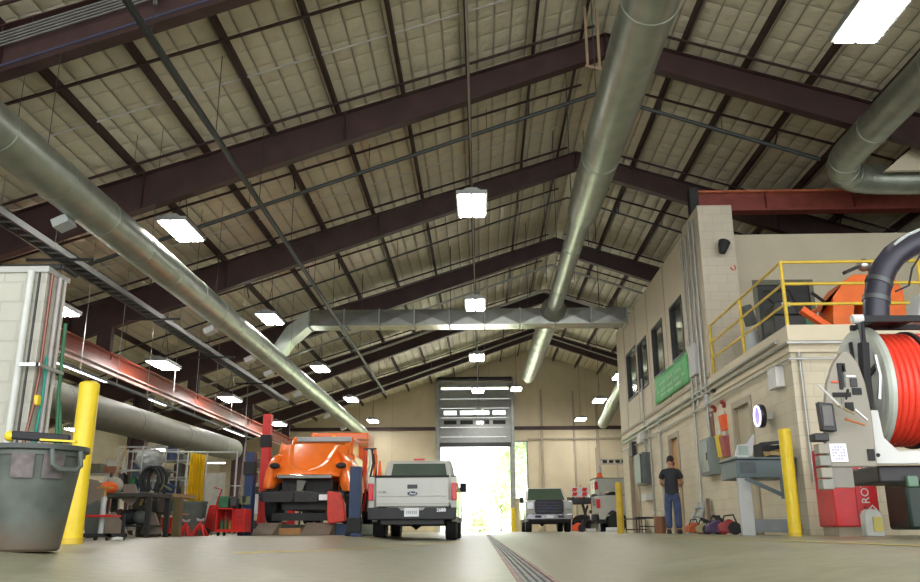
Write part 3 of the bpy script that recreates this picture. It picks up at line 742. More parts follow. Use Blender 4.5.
# conduits along the office
def conduits(label, pts, r=.025, m=conduit, clips=True):
    mb = MB()
    mb.tube(pts, r, 8)
    return mb.build('wall_conduit', m, label=label, cat='conduit', group='conduits on the office wall')
for k, z in enumerate((3.16,3.04,2.78)):
    conduits('grey conduit running level under the mezzanine edge, %s of three' % ('topmost','middle one','lowest')[k], [(OX-.05-.01*k,29.5,z),(OX-.05-.01*k,13.06,z),(9.5 if k != 2 else 7.8,13.06,z)] if k else [(OX-.06,29.5,z),(OX-.06,13.6,z)], .03 if k < 2 else .02)
for k, (y, z0, z1) in enumerate(((18.15,1.95,7.0),(18.5,3.0,7.1),(18.9,2.85,6.9),(19.3,.12,6.9),(24.6,.2,3.2),(23.2,.2,3.2),(25.3,2.3,4.6))):
    conduits('upright grey conduit on the office wall, %s from the near corner' % ORD[k], [(OX-.05,y,z0),(OX-.05,y,z1)], .028)
conduits('upright grey conduit on the block corner behind the right yellow bollard', [(5.02,13.14,.9),(5.02,13.14,2.90)], .025)
# wall fixtures
def wbox(name, label, cat, y0,y1,z0,z1,d,m, extra=None, x=OX):
    b = MB(); b.box(x-d,x-.002,y0,y1,z0,z1)
    o = thing(name,label,cat,(x,(y0+y1)/2,z0)); b.build('housing', m, o, bevel=.008, smooth=False)
    if extra: extra(o)
    return o
def ex1(o):
    a = MB(); a.box(OX-.22,OX-.2,17.8,18.45,1.36,2.0); a.build('cover', mat('breaker_cover',(.26,.31,.29),.4), o, bevel=.005, smooth=False)
    a = MB(); a.box(OX-.235,OX-.22,17.85,17.9,1.6,1.75); a.build('latch', dark, o, smooth=False)
wbox('electrical_panel','grey electrical disconnect box on the office wall right of the man','electrical panel',17.72,18.5,1.30,2.06,.2,panel_grey,ex1)
def ex2(o):
    for k, z in enumerate((1.60,1.85,2.1)):
        a = MB(); a.box(OX-.26,OX-.25,25.1,25.9,z,z+.17); a.build('notice', white, o, smooth=False)
    a = MB(); a.box(OX-.30,OX-.25,25.0,26.0,1.52,2.34); a.build('cover', mat('cabinet_slate',(.09,.11,.11),.4), o, smooth=False)
wbox('electrical_panel','dark grey wall cabinet with white notices left of the man','electrical panel',24.9,26.2,1.48,2.38,.25,mat('slate',(.11,.13,.13),.4),ex2)
wbox('wall_box','small white box high on the wall beside the upright conduits left of the man','junction box',25.4,25.9,2.72,3.0,.18,white)
wbox('wall_box','small dark box high on the wall above the dark grey cabinet','junction box',27.0,27.5,2.45,2.9,.16,dark)
wbox('towel_dispenser','small white dispenser on the wall below the dark grey cabinet','dispenser',25.0,25.7,1.02,1.22,.2,white)
wbox('wall_speaker','white square loudspeaker box under the mezzanine corner','speaker',13.55,13.95,2.42,2.75,.14,white)
wbox('wall_box','grey conduit box with louvres at the end of the green banner','junction box',18.6,19.2,3.55,4.25,.12,light_grey)
wbox('wall_box','small grey receptacle box on the wall below the banner conduits','junction box',18.05,18.25,2.75,3.0,.08,light_grey)
# binders / files by the panel
for k, (y, z0, z1, m_, lb, d) in enumerate(((17.45,1.62,2.06,mat('file_yellow',(.85,.62,.04),.5),'yellow file holder hanging right of the grey electrical box',.10),
                                     (17.08,1.60,2.0,mat('file_red',(.42,.10,.09),.5),'dark red and white file holder right of the yellow one',.12),
                                     (17.1,2.12,2.42,hivis,'orange file holder on the wall above the red one',.09),
                                     (18.02,2.10,2.62,mat('board_brown',(.26,.13,.08),.6),'narrow brown board on the wall above the grey electrical box',.03))):
    b = MB(); t = thing('file_holder' if k < 3 else 'wall_board', lb, 'file holder' if k < 3 else 'board', (OX,y,z0)); w_ = .16 if k < 3 else .12
    b.prism([(OX,z0),(OX-d*.6,z0),(OX-d,z1),(OX,z1)],'y',y-w_,y+w_)
    b.build('pocket', m_, t, smooth=False)
    a = MB(); a.box(OX-d*.5,OX-d*.4,y-w_*.7,y+w_*.5,z1-.05,z1+.10) if k < 3 else a.box(OX-.035,OX-.03,y-.05,y+.05,z1-.1,z1-.05)
    a.build('papers', white, t, smooth=False)
for k, y in enumerate((17.0,17.7)):
    b = MB(); b.cyl((OX,y,2.62),(OX-.05,y,2.62),.06,n=12); b.sphere((OX-.06,y,2.68),.045)
    b.build('alarm_bell', red_d, label='small dark red bell on the wall above the file holders, %s' % ('nearer the door' if k == 0 else 'nearer the man'), cat='bell')
b = MB(); b.sphere((OX-.05,17.55,3.0),.08,sc=(.8,1.5,.6)); b.build('wall_lamp', dark, label='small dark oval fixture on the wall under the conduits', cat='light fixture')
# neon clock
t = thing('neon_clock','round purple neon wall clock over the right yellow bollard','clock',(OX-.18,14.35,2.0))
b = MB(); b.lathe([(.19,-.05),(.20,0),(.19,.04)],(OX-.18,14.35,2.05),'x',28); b.build('case', black_g, t)
b = MB(); b.lathe([(0,-.012),(.165,-.012),(.165,0)],(OX-.225,14.35,2.05),'x',28); b.build('dial', purple, t)
b = MB(); b.tube([(OX-.245,14.35+.165*math.cos(a),2.05+.165*math.sin(a)) for a in [2*PI*i/28 for i in range(28)]],.013,8,closed=True); b.build('neon_ring', neon, t)
b = MB(); b.box(OX-.252,OX-.242,14.345,14.36,2.05,2.16); b.box(OX-.252,OX-.242,14.27,14.35,2.045,2.06); b.build('hands', white, t, smooth=False)
b = MB(); b.box(OX-.14,OX,14.30,14.40,2.0,2.12); b.build('bracket', alu, t, smooth=False)
# camera / floodlight on the pier
t = thing('security_camera','black round security camera on the front of the tall pier','camera',(5.36,17.66,6.05))
b = MB(); b.tube([(5.38,17.60,6.28),(5.35,17.58,6.20),(5.30,17.56,6.02)],[.13,.12,.07],16); b.build('hood', black, t)
b = MB(); b.cyl((5.36,17.78,6.15),(5.36,17.6,6.15),.035,n=10); b.build('bracket', dark, t)
b = MB(); b.tube([(5.5,17.76,5.75),(5.56,17.76,5.68),(5.62,17.76,5.72),(5.6,17.76,5.8)],.012,6); b.build('loose_wire', redlens, label='small loop of wire on the pier right of the camera', cat='wire')
# red beam above the mezzanine
t = thing('crane_beam','rusty red I-beam spanning over the mezzanine at the top right','beam',(9.5,19.9,7.86))
b = MB(); b.box(5.52,14.4,19.78,20.1,8.36,8.41); b.build('top_flange', mat('flange_orange',(.55,.17,.08),.35,var=.2), t, smooth=False)
b = MB(); b.box(5.52,14.4,19.93,19.96,7.91,8.36); b.box(5.52,14.4,19.78,20.1,7.86,7.91); b.box(7.2,7.24,19.8,20.08,7.9,8.36); b.box(9.4,9.44,19.8,20.08,7.9,8.36); b.build('web', mat('web_red',(.26,.06,.045),.45,var=.2), t, smooth=False)
b = MB(); b.box(5.30,5.52,19.8,20.08,7.06,8.5); b.build('end_bracket', dark, t, smooth=False)
b = MB(); b.bar((10.45,19.7,8.42),(10.25,19.7,9.6),.10,.10); b.build('strut', mat('strut_orange',(.38,.16,.05),.5), t, smooth=False)
b = MB(); b.tube([(9.7,19.7,8.45),(9.95,19.7,8.28),(10.5,19.7,8.28),(10.7,19.7,8.45)],.022,8); b.build('shackle_bar', alu, t)
b = MB(); b.prism([(8.9,7.75),(12,7.75),(12,8.9),(10.3,8.9)],'y',17.2,17.3); b.build('wall_panel', tan_panel, smooth=False, label='tan sheet panel under the roof at the far right edge', cat='panel')
# yellow mezzanine railing
t = thing('mezzanine_railing','yellow pipe safety railing around the mezzanine edge','railing',(OX+.03,15.5,3.4))
ys = [13.25,15.55,17.7]
for z, nm in ((4.42,'top_rail'),(4.05,'mid_rail'),(3.71,'low_rail')):
    b = MB(); b.tube([(OX+.03,17.7,z),(OX+.03,13.25,z),(14.3,13.25,z)],.026,10); b.build(nm if nm=='top_rail' else 'mid_rail', yellow_d, t)
for (x, y) in [(OX+.03,q) for q in ys]+[(7.15,13.25),(9.6,13.25),(12,13.25)]:
    b = MB(); b.cyl((x,y,3.32),(x,y,4.42),.03,n=10); b.build('post', yellow_d, t)
# things on the mezzanine
t = thing('leaf_vacuum','orange wheeled vacuum machine standing on the mezzanine behind the railing','machine',(6.9,15.2,3.32))
b = MB(); b.prism([(6.34,3.50),(6.42,4.25),(6.25,4.15),(6.22,4.05),(6.62,4.55),(6.85,4.70),(7.55,4.70),(7.7,4.40),(7.7,3.42),(7.05,3.42),(7.0,4.15),(6.80,4.15),(6.66,3.42),(6.38,3.42)],'y',14.9,15.6); b.build('body', mat('vac_orange',(.95,.17,.02),.4), t, bevel=.03)
b = MB(); b.bar((6.7,14.95,4.74),(7.2,15.0,4.96),.10,.06); b.bar((7.2,15.0,4.96),(7.2,15.0,4.6),.05,.05); b.box(6.6,7.1,15.0,15.5,3.44,3.96); b.build('engine', dark, t, smooth=False)
b = MB(); b.sphere((7.1,15.0,4.90),.12); b.build('fuel_cap', alu, t)
for x in (6.4,7.3):
    b = MB(); b.lathe([(.05,-.05),(.16,-.05),(.18,0),(.16,.05),(.05,.05)],(x,14.86,3.56),'y',18); b.build('wheel', black, t)
b = MB(); b.tube([(6.3,15.0,4.2),(6.15,14.95,4.3),(6.05,14.9,4.35)],.03,8); b.build('handle', dark, t)
t = thing('snow_blower','black machine with green parts standing on the mezzanine left of the orange vacuum','machine',(5.85,15.6,3.32))
b = MB(); b.box(5.45,6.05,15.3,15.9,3.42,4.05); b.prism([(5.4,4.05),(5.95,4.05),(5.8,4.35),(5.5,4.3)],'y',15.3,15.8); b.build('body', mat('machine_charcoal',(.025,.025,.022),.5), t, bevel=.03)
b = MB(); b.tube([(5.5,15.4,4.3),(5.3,15.3,4.5),(5.75,15.2,4.5),(5.9,15.3,4.25)],.025,8); b.build('handlebar', black, t)
b = MB(); b.box(6.05,6.22,15.35,15.7,3.5,4.0); b.build('chute', green_c, t, smooth=False)
b = MB(); b.box(5.62,5.78,15.26,15.3,4.2,4.28); b.build('lamp', white, t, smooth=False)
for x in (5.5,6.0):
    b = MB(); b.lathe([(.05,-.05),(.15,-.05),(.17,0),(.15,.05),(.05,.05)],(x,15.25,3.55),'y',18); b.build('wheel', black, t)
b = MB(); b.bar((5.55,14.2,3.86),(6.05,14.1,3.43),.10,.16,(0,1,0)); b.build('ramp_board', hivis, label='orange board leaning down beside the black machine on the mezzanine', cat='board', bevel=.01)
t = thing('shop_vacuum','small white and grey machine on the mezzanine near the railing post','machine',(5.45,16.6,3.32))
b = MB(); b.tube([(5.45,16.6,3.32),(5.45,16.6,3.85),(5.42,16.6,4.1)],[.14,.15,.1],16); b.build('body', light_grey, t)
b = MB(); b.obox((5.40,16.55,4.35),(.16,.2,.42),(0,R(-15),R(20))); b.build('head', grey_p, t, bevel=.02)
b = MB(); b.box(5.5,5.85,16.2,16.6,3.32,3.55); b.build('base', dark, t, bevel=.02)
# ------------------------------------------------------------------ bollards
def bollard(x, y, h, r, label, m=yellow):
    t = thing('bollard', label, 'bollard', (x,y,fz(x)), group='yellow bollards'); z = fz(x)
    b = MB(); b.lathe([(r,z),(r,z+h),(r*.96,z+h+.012),(r*.6,z+h+.03),(0,z+h+.036)],(x,y,0),'z',28); b.build('pipe', m, t)
    b = MB(); b.lathe([(r+.006,z+.0),(r+.006,z+.05)],(x,y,0),'z',28); b.build('foot_ring', yellow_d, t)
bollard(-3.49,7.35,1.36,.086,'thick yellow bollard at the left behind the big grey trash can')
bollard(4.18,11.8,1.40,.084,'yellow bollard at the right in front of the steel workbench')
bollard(3.50,22.2,1.24,.088,'distant yellow bollard left of the office in front of the raised white pickup',yellow_d)
bollard(1.80,50.6,1.30,.16,'small far yellow bollard beside the bright door opening')
# ------------------------------------------------------------------ steel workbench by the office
t = thing('workbench','dark grey steel workbench with braced legs by the office wall behind the yellow bollard','workbench',(4.4,13.8,.12))
b = MB(); b.box(3.95,4.86,13.4,14.3,.98,1.26); b.build('drawer_case', grey_bench, t, bevel=.01)
b = MB(); b.box(3.92,4.88,13.36,14.34,1.26,1.29); b.build('top', grey_bench, t, bevel=.005)
b = MB(); b.box(3.96,4.16,13.42,13.5,.12,.98); b.build('leg', light_grey, t, bevel=.006)
b = MB(); b.box(4.74,4.84,13.42,13.5,.12,.98); b.build('leg', grey_bench, t, bevel=.006)
b = MB(); b.bar((4.05,13.32,.97),(4.62,13.32,.70),.03,.06); b.bar((4.6,13.32,.66),(4.6,13.32,.98),.05,.05); b.build('brace', grey_bench, t, smooth=False)
b = MB(); b.box(4.14,4.74,13.45,13.9,.17,.36); b.build('lower_shelf', mat('shelf_grey',(.20,.23,.24),.45), t, bevel=.01)
b = MB(); b.box(4.0,4.25,13.392,13.4,1.05,1.22); b.build('drawer_front', mat('drawer_slate',(.07,.09,.095),.4), t, smooth=False)
t = thing('computer_monitor','tilted pale-framed screen standing on the left of the steel workbench','monitor',(4.1,13.7,1.29))
b = MB(); b.prism([(3.99,1.33),(4.26,1.33),(4.33,1.66),(4.29,1.66),(4.2,1.52),(4.05,1.50)],'y',13.55,13.62); b.build('frame', mat('frame_silver',(.40,.40,.40),.45), t, smooth=False)
b = MB(); b.box(4.05,4.20,13.545,13.55,1.34,1.48); b.build('screen', mat('screen_greenish',(.22,.30,.26),.3), t, smooth=False)
b = MB(); b.box(4.0,4.2,13.5,13.8,1.29,1.33); b.build('base', light_grey, t, bevel=.005)
t = thing('tool_box','open black tool box with yellowish tools on the right of the steel workbench','tool box',(4.58,13.7,1.29))
b = MB(); b.box(4.4,4.8,13.5,13.9,1.29,1.31); b.box(4.4,4.8,13.88,13.9,1.31,1.52); b.box(4.4,4.42,13.5,13.9,1.31,1.52); b.box(4.78,4.8,13.5,13.9,1.31,1.52); b.bar((4.38,13.5,1.50),(4.82,13.5,1.54),.05,.05); b.build('case', black, t, smooth=False)
b = MB(); b.bar((4.45,13.6,1.34),(4.75,13.75,1.42),.05,.05); b.bar((4.46,13.7,1.38),(4.72,13.62,1.36),.04,.05); b.build('tool', mat('tool_ochre',(.40,.28,.10),.5), t, smooth=False)
# stool, bucket, tools along the wall
t = thing('stool','small black metal stool by the wall left of the man','stool',(4.55,24.2,.12))
b = MB(); b.box(4.25,4.85,24.0,24.5,.50,.55); b.build('seat', black, t, bevel=.01)
for x in (4.3,4.8):
    for y in (24.05,24.45): b = MB(); b.cyl((x,y,.12),(x,y,.5),.015,n=6); b.build('leg', dark, t)
b = MB(); b.box(4.3,4.8,24.04,24.06,.28,.31); b.build('stretcher', dark, t, smooth=False)
t = thing('cart','small dark wire cart by the wall left of the black stool','cart',(4.5,26.0,.12))
for z in (.2,.5): b = MB(); b.box(4.2,4.8,25.7,26.3,z,z+.03); b.build('shelf', dark, t, smooth=False)
for x in (4.22,4.78):
    for y in (25.72,26.28): b = MB(); b.cyl((x,y,.12),(x,y,.56),.014,n=6); b.build('leg', dark, t)
t = thing('bucket','brown bucket on the floor between the stool and the man','bucket',(4.58,21.9,.12))
b = MB(); b.lathe([(.12,.12),(.155,.50),(.165,.50),(.165,.52),(.15,.52),(.115,.14)],(4.36,21.5,0),'z',20); b.build('pail', mat('pail_brown',(.30,.13,.07),.5), t)
b = MB(); b.tube([(4.2,21.5,.5),(4.22,21.5,.62),(4.36,21.5,.68),(4.5,21.5,.62),(4.52,21.5,.5)],.008,6); b.build('handle', alu, t)
# folded steps against wall
t = thing('step_ladder','small folded grey and blue step ladder leaning on the wall right of the man','ladder',(4.7,19.3,.12))
for y in (19.0,19.55): b = MB(); b.bar((4.6,y,.12),(4.85,y,.80),.03,.05); b.build('side_rail', light_grey, t, smooth=False)
for k in range(3): b = MB(); b.box(4.62+.07*k,4.70+.07*k,19.0,19.55,.28+.18*k,.31+.18*k); b.build('step', mat('step_blue',(.10,.20,.28),.4), t, smooth=False)
b = MB(); b.box(4.80,4.84,18.55,18.72,.12,.85); b.build('wall_board', mat('slat_brown',(.20,.13,.08),.6), smooth=False, label='thin brown plank leaning on the wall beside the folded step ladder', cat='board')
# floor machines
def small_machine(x, y, s, m, m2, label, name='hand_tool', cat='power tool', rz=0.):
    t = thing(name, label, cat, (x,y,.12), rz)
    b = MB(); b.loft([[(-.22*s,-.1*s,.06*s),(-.22*s,.1*s,.06*s),(-.22*s,.1*s,.2*s),(-.22*s,-.1*s,.2*s)],[(0,-.13*s,.03*s),(0,.13*s,.03*s),(0,.12*s,.32*s),(0,-.12*s,.32*s)],[(.2*s,-.09*s,.05*s),(.2*s,.09*s,.05*s),(.2*s,.07*s,.22*s),(.2*s,-.07*s,.22*s)]]); b.build('body', m, t, local=True, bevel=.02*s)
    b = MB(); b.tube([(-.15*s,0,.2*s),(-.08*s,0,.38*s),(.1*s,0,.4*s),(.17*s,0,.2*s)],.018*s,8); b.build('handle', black, t, local=True)
    b = MB(); b.lathe([(.03*s,-.04*s),(.13*s,-.03*s),(.13*s,.03*s),(.03*s,.04*s)],(.1*s,-.15*s,.13*s),'y',18); b.build('wheel', m2, t, local=True)
    return t
small_machine(4.42,18.4,.75,mat('tool_rust',(.55,.12,.04),.5),mat('tool_pink',(.25,.08,.08),.5),'orange and pink power tool on the floor, nearest the man',rz=.4)
small_machine(4.40,17.5,.7,mat('tool_khaki',(.30,.24,.10),.5),black,'yellowish power tool with a black hose loop on the floor along the office wall',rz=-.3)
small_machine(4.38,16.5,.85,mat('tool_purple',(.09,.06,.14),.5),red_d,'dark purple power tool on the floor, in the middle of the row',rz=.2)
small_machine(4.36,15.55,.85,mat('tool_red',(.35,.03,.03),.5),black,'red power tool on the floor beside the workbench leg',rz=-.2)
small_machine(4.45,14.9,.6,black,green_c,'black power tool with a green disc on the floor just behind the workbench leg',rz=.9)
for k, (y, r, m_, lb) in enumerate(((17.95,.15,black,'coil of black hose on the floor between the orange and yellowish tools'),(17.0,.17,dark,'coil of dark cable standing behind the yellowish power tool'))):
    b = MB(); pts = [(4.52+.05*math.sin(a*3),y+r*math.cos(a),.13+r+(r-.0)*math.sin(a)*1.0) for a in [2*PI*i/24 for i in range(24)]]
    b.tube(pts,.022,8,closed=True); b.tube([(p[0]+.05,p[1],p[2]*.92+.01) for p in pts],.022,8,closed=True); b.build('hose_coil', m_, label=lb, cat='hose')
# power cord at the block corner
t = thing('power_receptacle','small brass outlet with drooping black cord on the block corner','outlet',(5.15,13.15,.9))
b = MB(); b.box(5.10,5.20,13.1,13.2,.88,.98); b.build('outlet_box', mat('brass',(.5,.35,.1),.4,.5), t, smooth=False)
b = MB(); b.box(5.22,5.32,13.05,13.2,.88,.96); b.build('plug', black, t, smooth=False)
b = MB(); b.tube([(5.30,13.08,.88),(5.36,13.04,.7),(5.30,13.02,.5),(5.26,13.0,.35),(5.12,12.95,.22),(5.0,12.9,.135)],.012,8); b.build('cord', black, t)
# ------------------------------------------------------------------ the man
def skin_body(name, verts, edges, radii, m, parent, sub=2, root=0, label=None):
    me = bpy.data.meshes.new(name); me.from_pydata(verts, edges, [])
    o = bpy.data.objects.new(name, me); COL.objects.link(o); o.parent = parent
    md = o.modifiers.new('skin', 'SKIN'); md.use_smooth_shade = True; md.branch_smoothing = .4
    for i, r in enumerate(radii):
        r = (r, r) if not isinstance(r, tuple) else r
        me.skin_vertices[0].data[i].radius = r; me.skin_vertices[0].data[i].use_root = (i == root)
    s = o.modifiers.new('sub', 'SUBSURF'); s.levels = sub; s.render_levels = sub
    me.materials.append(m)
    if label: o['label'] = label
    return o
# x right, y forward (he faces +y, the wall, turned a little right)
man = thing('person','man in black T-shirt, blue jeans and dark cap standing with back turned','person',(4.42,20.25,.12),R(-18))
V = [(0,0,.95),(0,0,1.10),(0,.01,1.25),(0,.03,1.40),(0,.04,1.48),(0,.09,1.56),   # 0-5 pelvis..neck
     (.17,.03,1.385),(.245,.05,1.16),(.20,.26,1.08),(.16,.34,1.10),  # 6-9 right arm
     (-.17,.03,1.385),(-.245,.05,1.16),(-.20,.26,1.08),(-.16,.34,1.10), # 10-13 left arm
     (.095,0,.90),(.105,.02,.50),(.11,-.02,.10),(.12,.12,.045),  #14-17
     (-.095,0,.90),(-.105,.02,.50),(-.11,-.02,.10),(-.12,.12,.045)]
E_ = [(0,1),(1,2),(2,3),(3,4),(4,5),(3,6),(6,7),(7,8),(8,9),(3,10),(10,11),(11,12),(12,13),(0,14),(14,15),(15,16),(16,17),(0,18),(18,19),(19,20),(20,21)]
Rd = [(.14,.10),(.13,.095),(.145,.10),(.15,.10),(.07,.065),(.055,.055),(.052,.05),(.045,.045),(.036,.036),(.028,.022),(.052,.05),(.045,.045),(.036,.036),(.028,.022),(.09,.09),(.062,.062),(.042,.045),(.035,.03),(.09,.09),(.062,.062),(.042,.045),(.035,.03)]
body = skin_body('body', V, E_, Rd, skin, man)
# head
h = MB(); hc = Vector((.0,.135,1.655)); tilt = Euler((R(-32),0,R(-12))).to_matrix()
rings = []
prof = [(-.115,.045,.05,.02),(-.09,.058,.070,.015),(-.05,.070,.088,.005),(0,.076,.098,0),(.045,.076,.098,-.003),(.085,.062,.080,-.006),(.108,.035,.045,-.008),(.116,.008,.01,-.008)]
for z, rx, ry, oy in prof:
    rings.append([tuple(hc+tilt @ Vector((rx*math.cos(a), ry*math.sin(a)+oy+(.018 if (abs(math.sin(a)-1)<.05 and -.06<z<.02) else 0), z))) for a in [2*PI*i/20 for i in range(20)]])
h.loft(rings); h.build('head', skin, man, local=True)
for s in (-1,1):
    e = MB(); c = hc+tilt @ Vector((.078*s,-.005,-.01)); e.sphere(c,.03,10,6,(.4,.8,1.1)); e.build('ear', skin, man, local=True)
    e = MB(); c = hc+tilt @ Vector((.03*s,.09,.01)); e.sphere(c,.012,8,6); e.build('eye', white, man, local=True)
n_ = MB(); n_.sphere(hc+tilt @ Vector((0,.105,-.02)),.018,8,6,(.8,1.2,1.5)); n_.build('nose', skin, man, local=True)
n_ = MB(); n_.sphere(hc+tilt @ Vector((0,.088,-.062)),.022,10,6,(1.1,.4,.3)); n_.build('mouth', mat('lips',(.40,.15,.12),.5), man, local=True)
# hair and cap
k = MB(); rg = []
for z, rx, ry, oy in [(-.06,.074,.085,-.014),(-.02,.079,.10,-.008),(.02,.081,.103,-.004),(.03,.081,.103,-.003)]:
    rg.append([tuple(hc+tilt @ Vector((rx*math.cos(a), min(ry*math.sin(a)+oy, .03), z))) for a in [2*PI*i/20 for i in range(20)]])
k.loft(rg); k.build('hair', mat('dark_hair',(.03,.02,.015),.8), man, local=True)
k = MB(); rg = []
for z, rx, ry in [(.015,.084,.108),(.06,.083,.106),(.10,.066,.084),(.124,.035,.045),(.13,.004,.004)]:
    rg.append([tuple(hc+tilt @ Vector((rx*math.cos(a), ry*math.sin(a)-.003, z))) for a in [2*PI*i/20 for i in range(20)]])
k.loft(rg); k.build('cap', black, man, local=True)
k = MB(); P = [hc+tilt @ Vector((.075*math.cos(a), .09+.085*math.sin(a), .012-.02*math.sin(a))) for a in [PI*i/10 for i in range(11)]]
k.loft([[tuple(p) for p in P],[tuple(p+Vector((0,0,.008))) for p in P]]); k.build('cap_brim', black, man, local=True)
# shirt (torso + short sleeves)
V2 = [(0,0,.90),(0,0,1.06),(0,.01,1.22),(0,.025,1.36),(0,.045,1.475),(.165,.03,1.405),(.235,.04,1.22),(-.17,.03,1.40),(-.235,.04,1.22),(0,-.0,.84)]
E2 = [(9,0),(0,1),(1,2),(2,3),(3,4),(3,5),(5,6),(3,7),(7,8)]
R2 = [(.175,.125),(.17,.12),(.18,.125),(.175,.125),(.088,.085),(.10,.09),(.075,.075),(.095,.085),(.075,.075),(.17,.125)]
skin_body('t_shirt', V2, E2, R2, shirt, man, root=1)
V3 = [(0,0,1.02),(0,0,.90),(.095,0,.80),(.105,.015,.48),(.112,-.02,.10),(-.095,0,.80),(-.105,.015,.48),(-.112,-.02,.10)]
E3 = [(0,1),(1,2),(2,3),(3,4),(1,5),(5,6),(6,7)]
R3 = [(.15,.11),(.155,.125),(.108,.115),(.085,.09),(.078,.085),(.108,.115),(.085,.09),(.078,.085)]
skin_body('jeans', V3, E3, R3, jeans, man, root=0)
for s in (-1,1):
    b = MB(); b.loft([[(s*.115+dx, -.10, z) for dx, z in ((-.045,0),(.045,0),(.04,.09),(-.04,.09))],[(s*.12+dx, .03, z) for dx, z in ((-.052,0),(.052,0),(.045,.10),(-.045,.10))],[(s*.125+dx, .17, z) for dx, z in ((-.05,0),(.05,0),(.04,.05),(-.04,.05))],[(s*.125+dx, .21, z) for dx, z in ((-.03,0),(.03,0),(.025,.03),(-.025,.03))]]); b.build('shoe', black, man, local=True, bevel=.01)
    # fingers
    for f in range(4):
        o_ = Vector((s*(.16-.002*f), .34, 1.125-.020*f)); L = (.07,.078,.074,.06)[f]
        q = MB(); q.tube([o_+Vector((s*.0,-.02,0)), o_+Vector((-s*.02,L*.4,0)), o_+Vector((-s*.045,L*.5,-.004)), o_+Vector((-s*.062,L*.3,-.008))],[.011,.010,.009,.007],8); q.build('finger', skin, man, local=True)
    q = MB(); o_ = Vector((s*.16,.32,1.125)); q.tube([o_, o_+Vector((-s*.03,.02,.025)), o_+Vector((-s*.055,.035,.028))],[.013,.011,.009],8); q.build('thumb', skin, man, local=True)
# ------------------------------------------------------------------ pickups
def wheel(t, x, y, r, w, out, nm='wheel', z=None, rim=alu):
    z = r if z is None else z
    b = MB(); b.lathe([(r*.58,-w/2),(r*.93,-w/2),(r,-w*.36),(r,w*.36),(r*.93,w/2),(r*.58,w/2)],(x,y,z),'x',28)
    k = 0
    o = b.build(nm, black, t, local=True)
    g = MB(); s = out
    g.lathe([(0,w*.1),(r*.2,w*.16),(r*.3,w*.05),(r*.55,w*.02),(r*.60,w*.42),(r*.60,-w*.45),(0,-w*.45)],(0,0,0),'x',20)
    if s < 0: g.v = [(-p[0],p[1],p[2]) for p in g.v]; g.f = [f[::-1] for f in g.f]
    g.v = [(p[0]+x,p[1]+y,p[2]+z) for p in g.v]
    g.build('rim', rim, o, local=True)
def arch(cy, r, z0, n=10):   # points over a wheel arch from front to rear at z0
    return [(cy+r*math.cos(a), z0+max(0,r*math.sin(a))) for a in [PI*i/n for i in range(n+1)]]
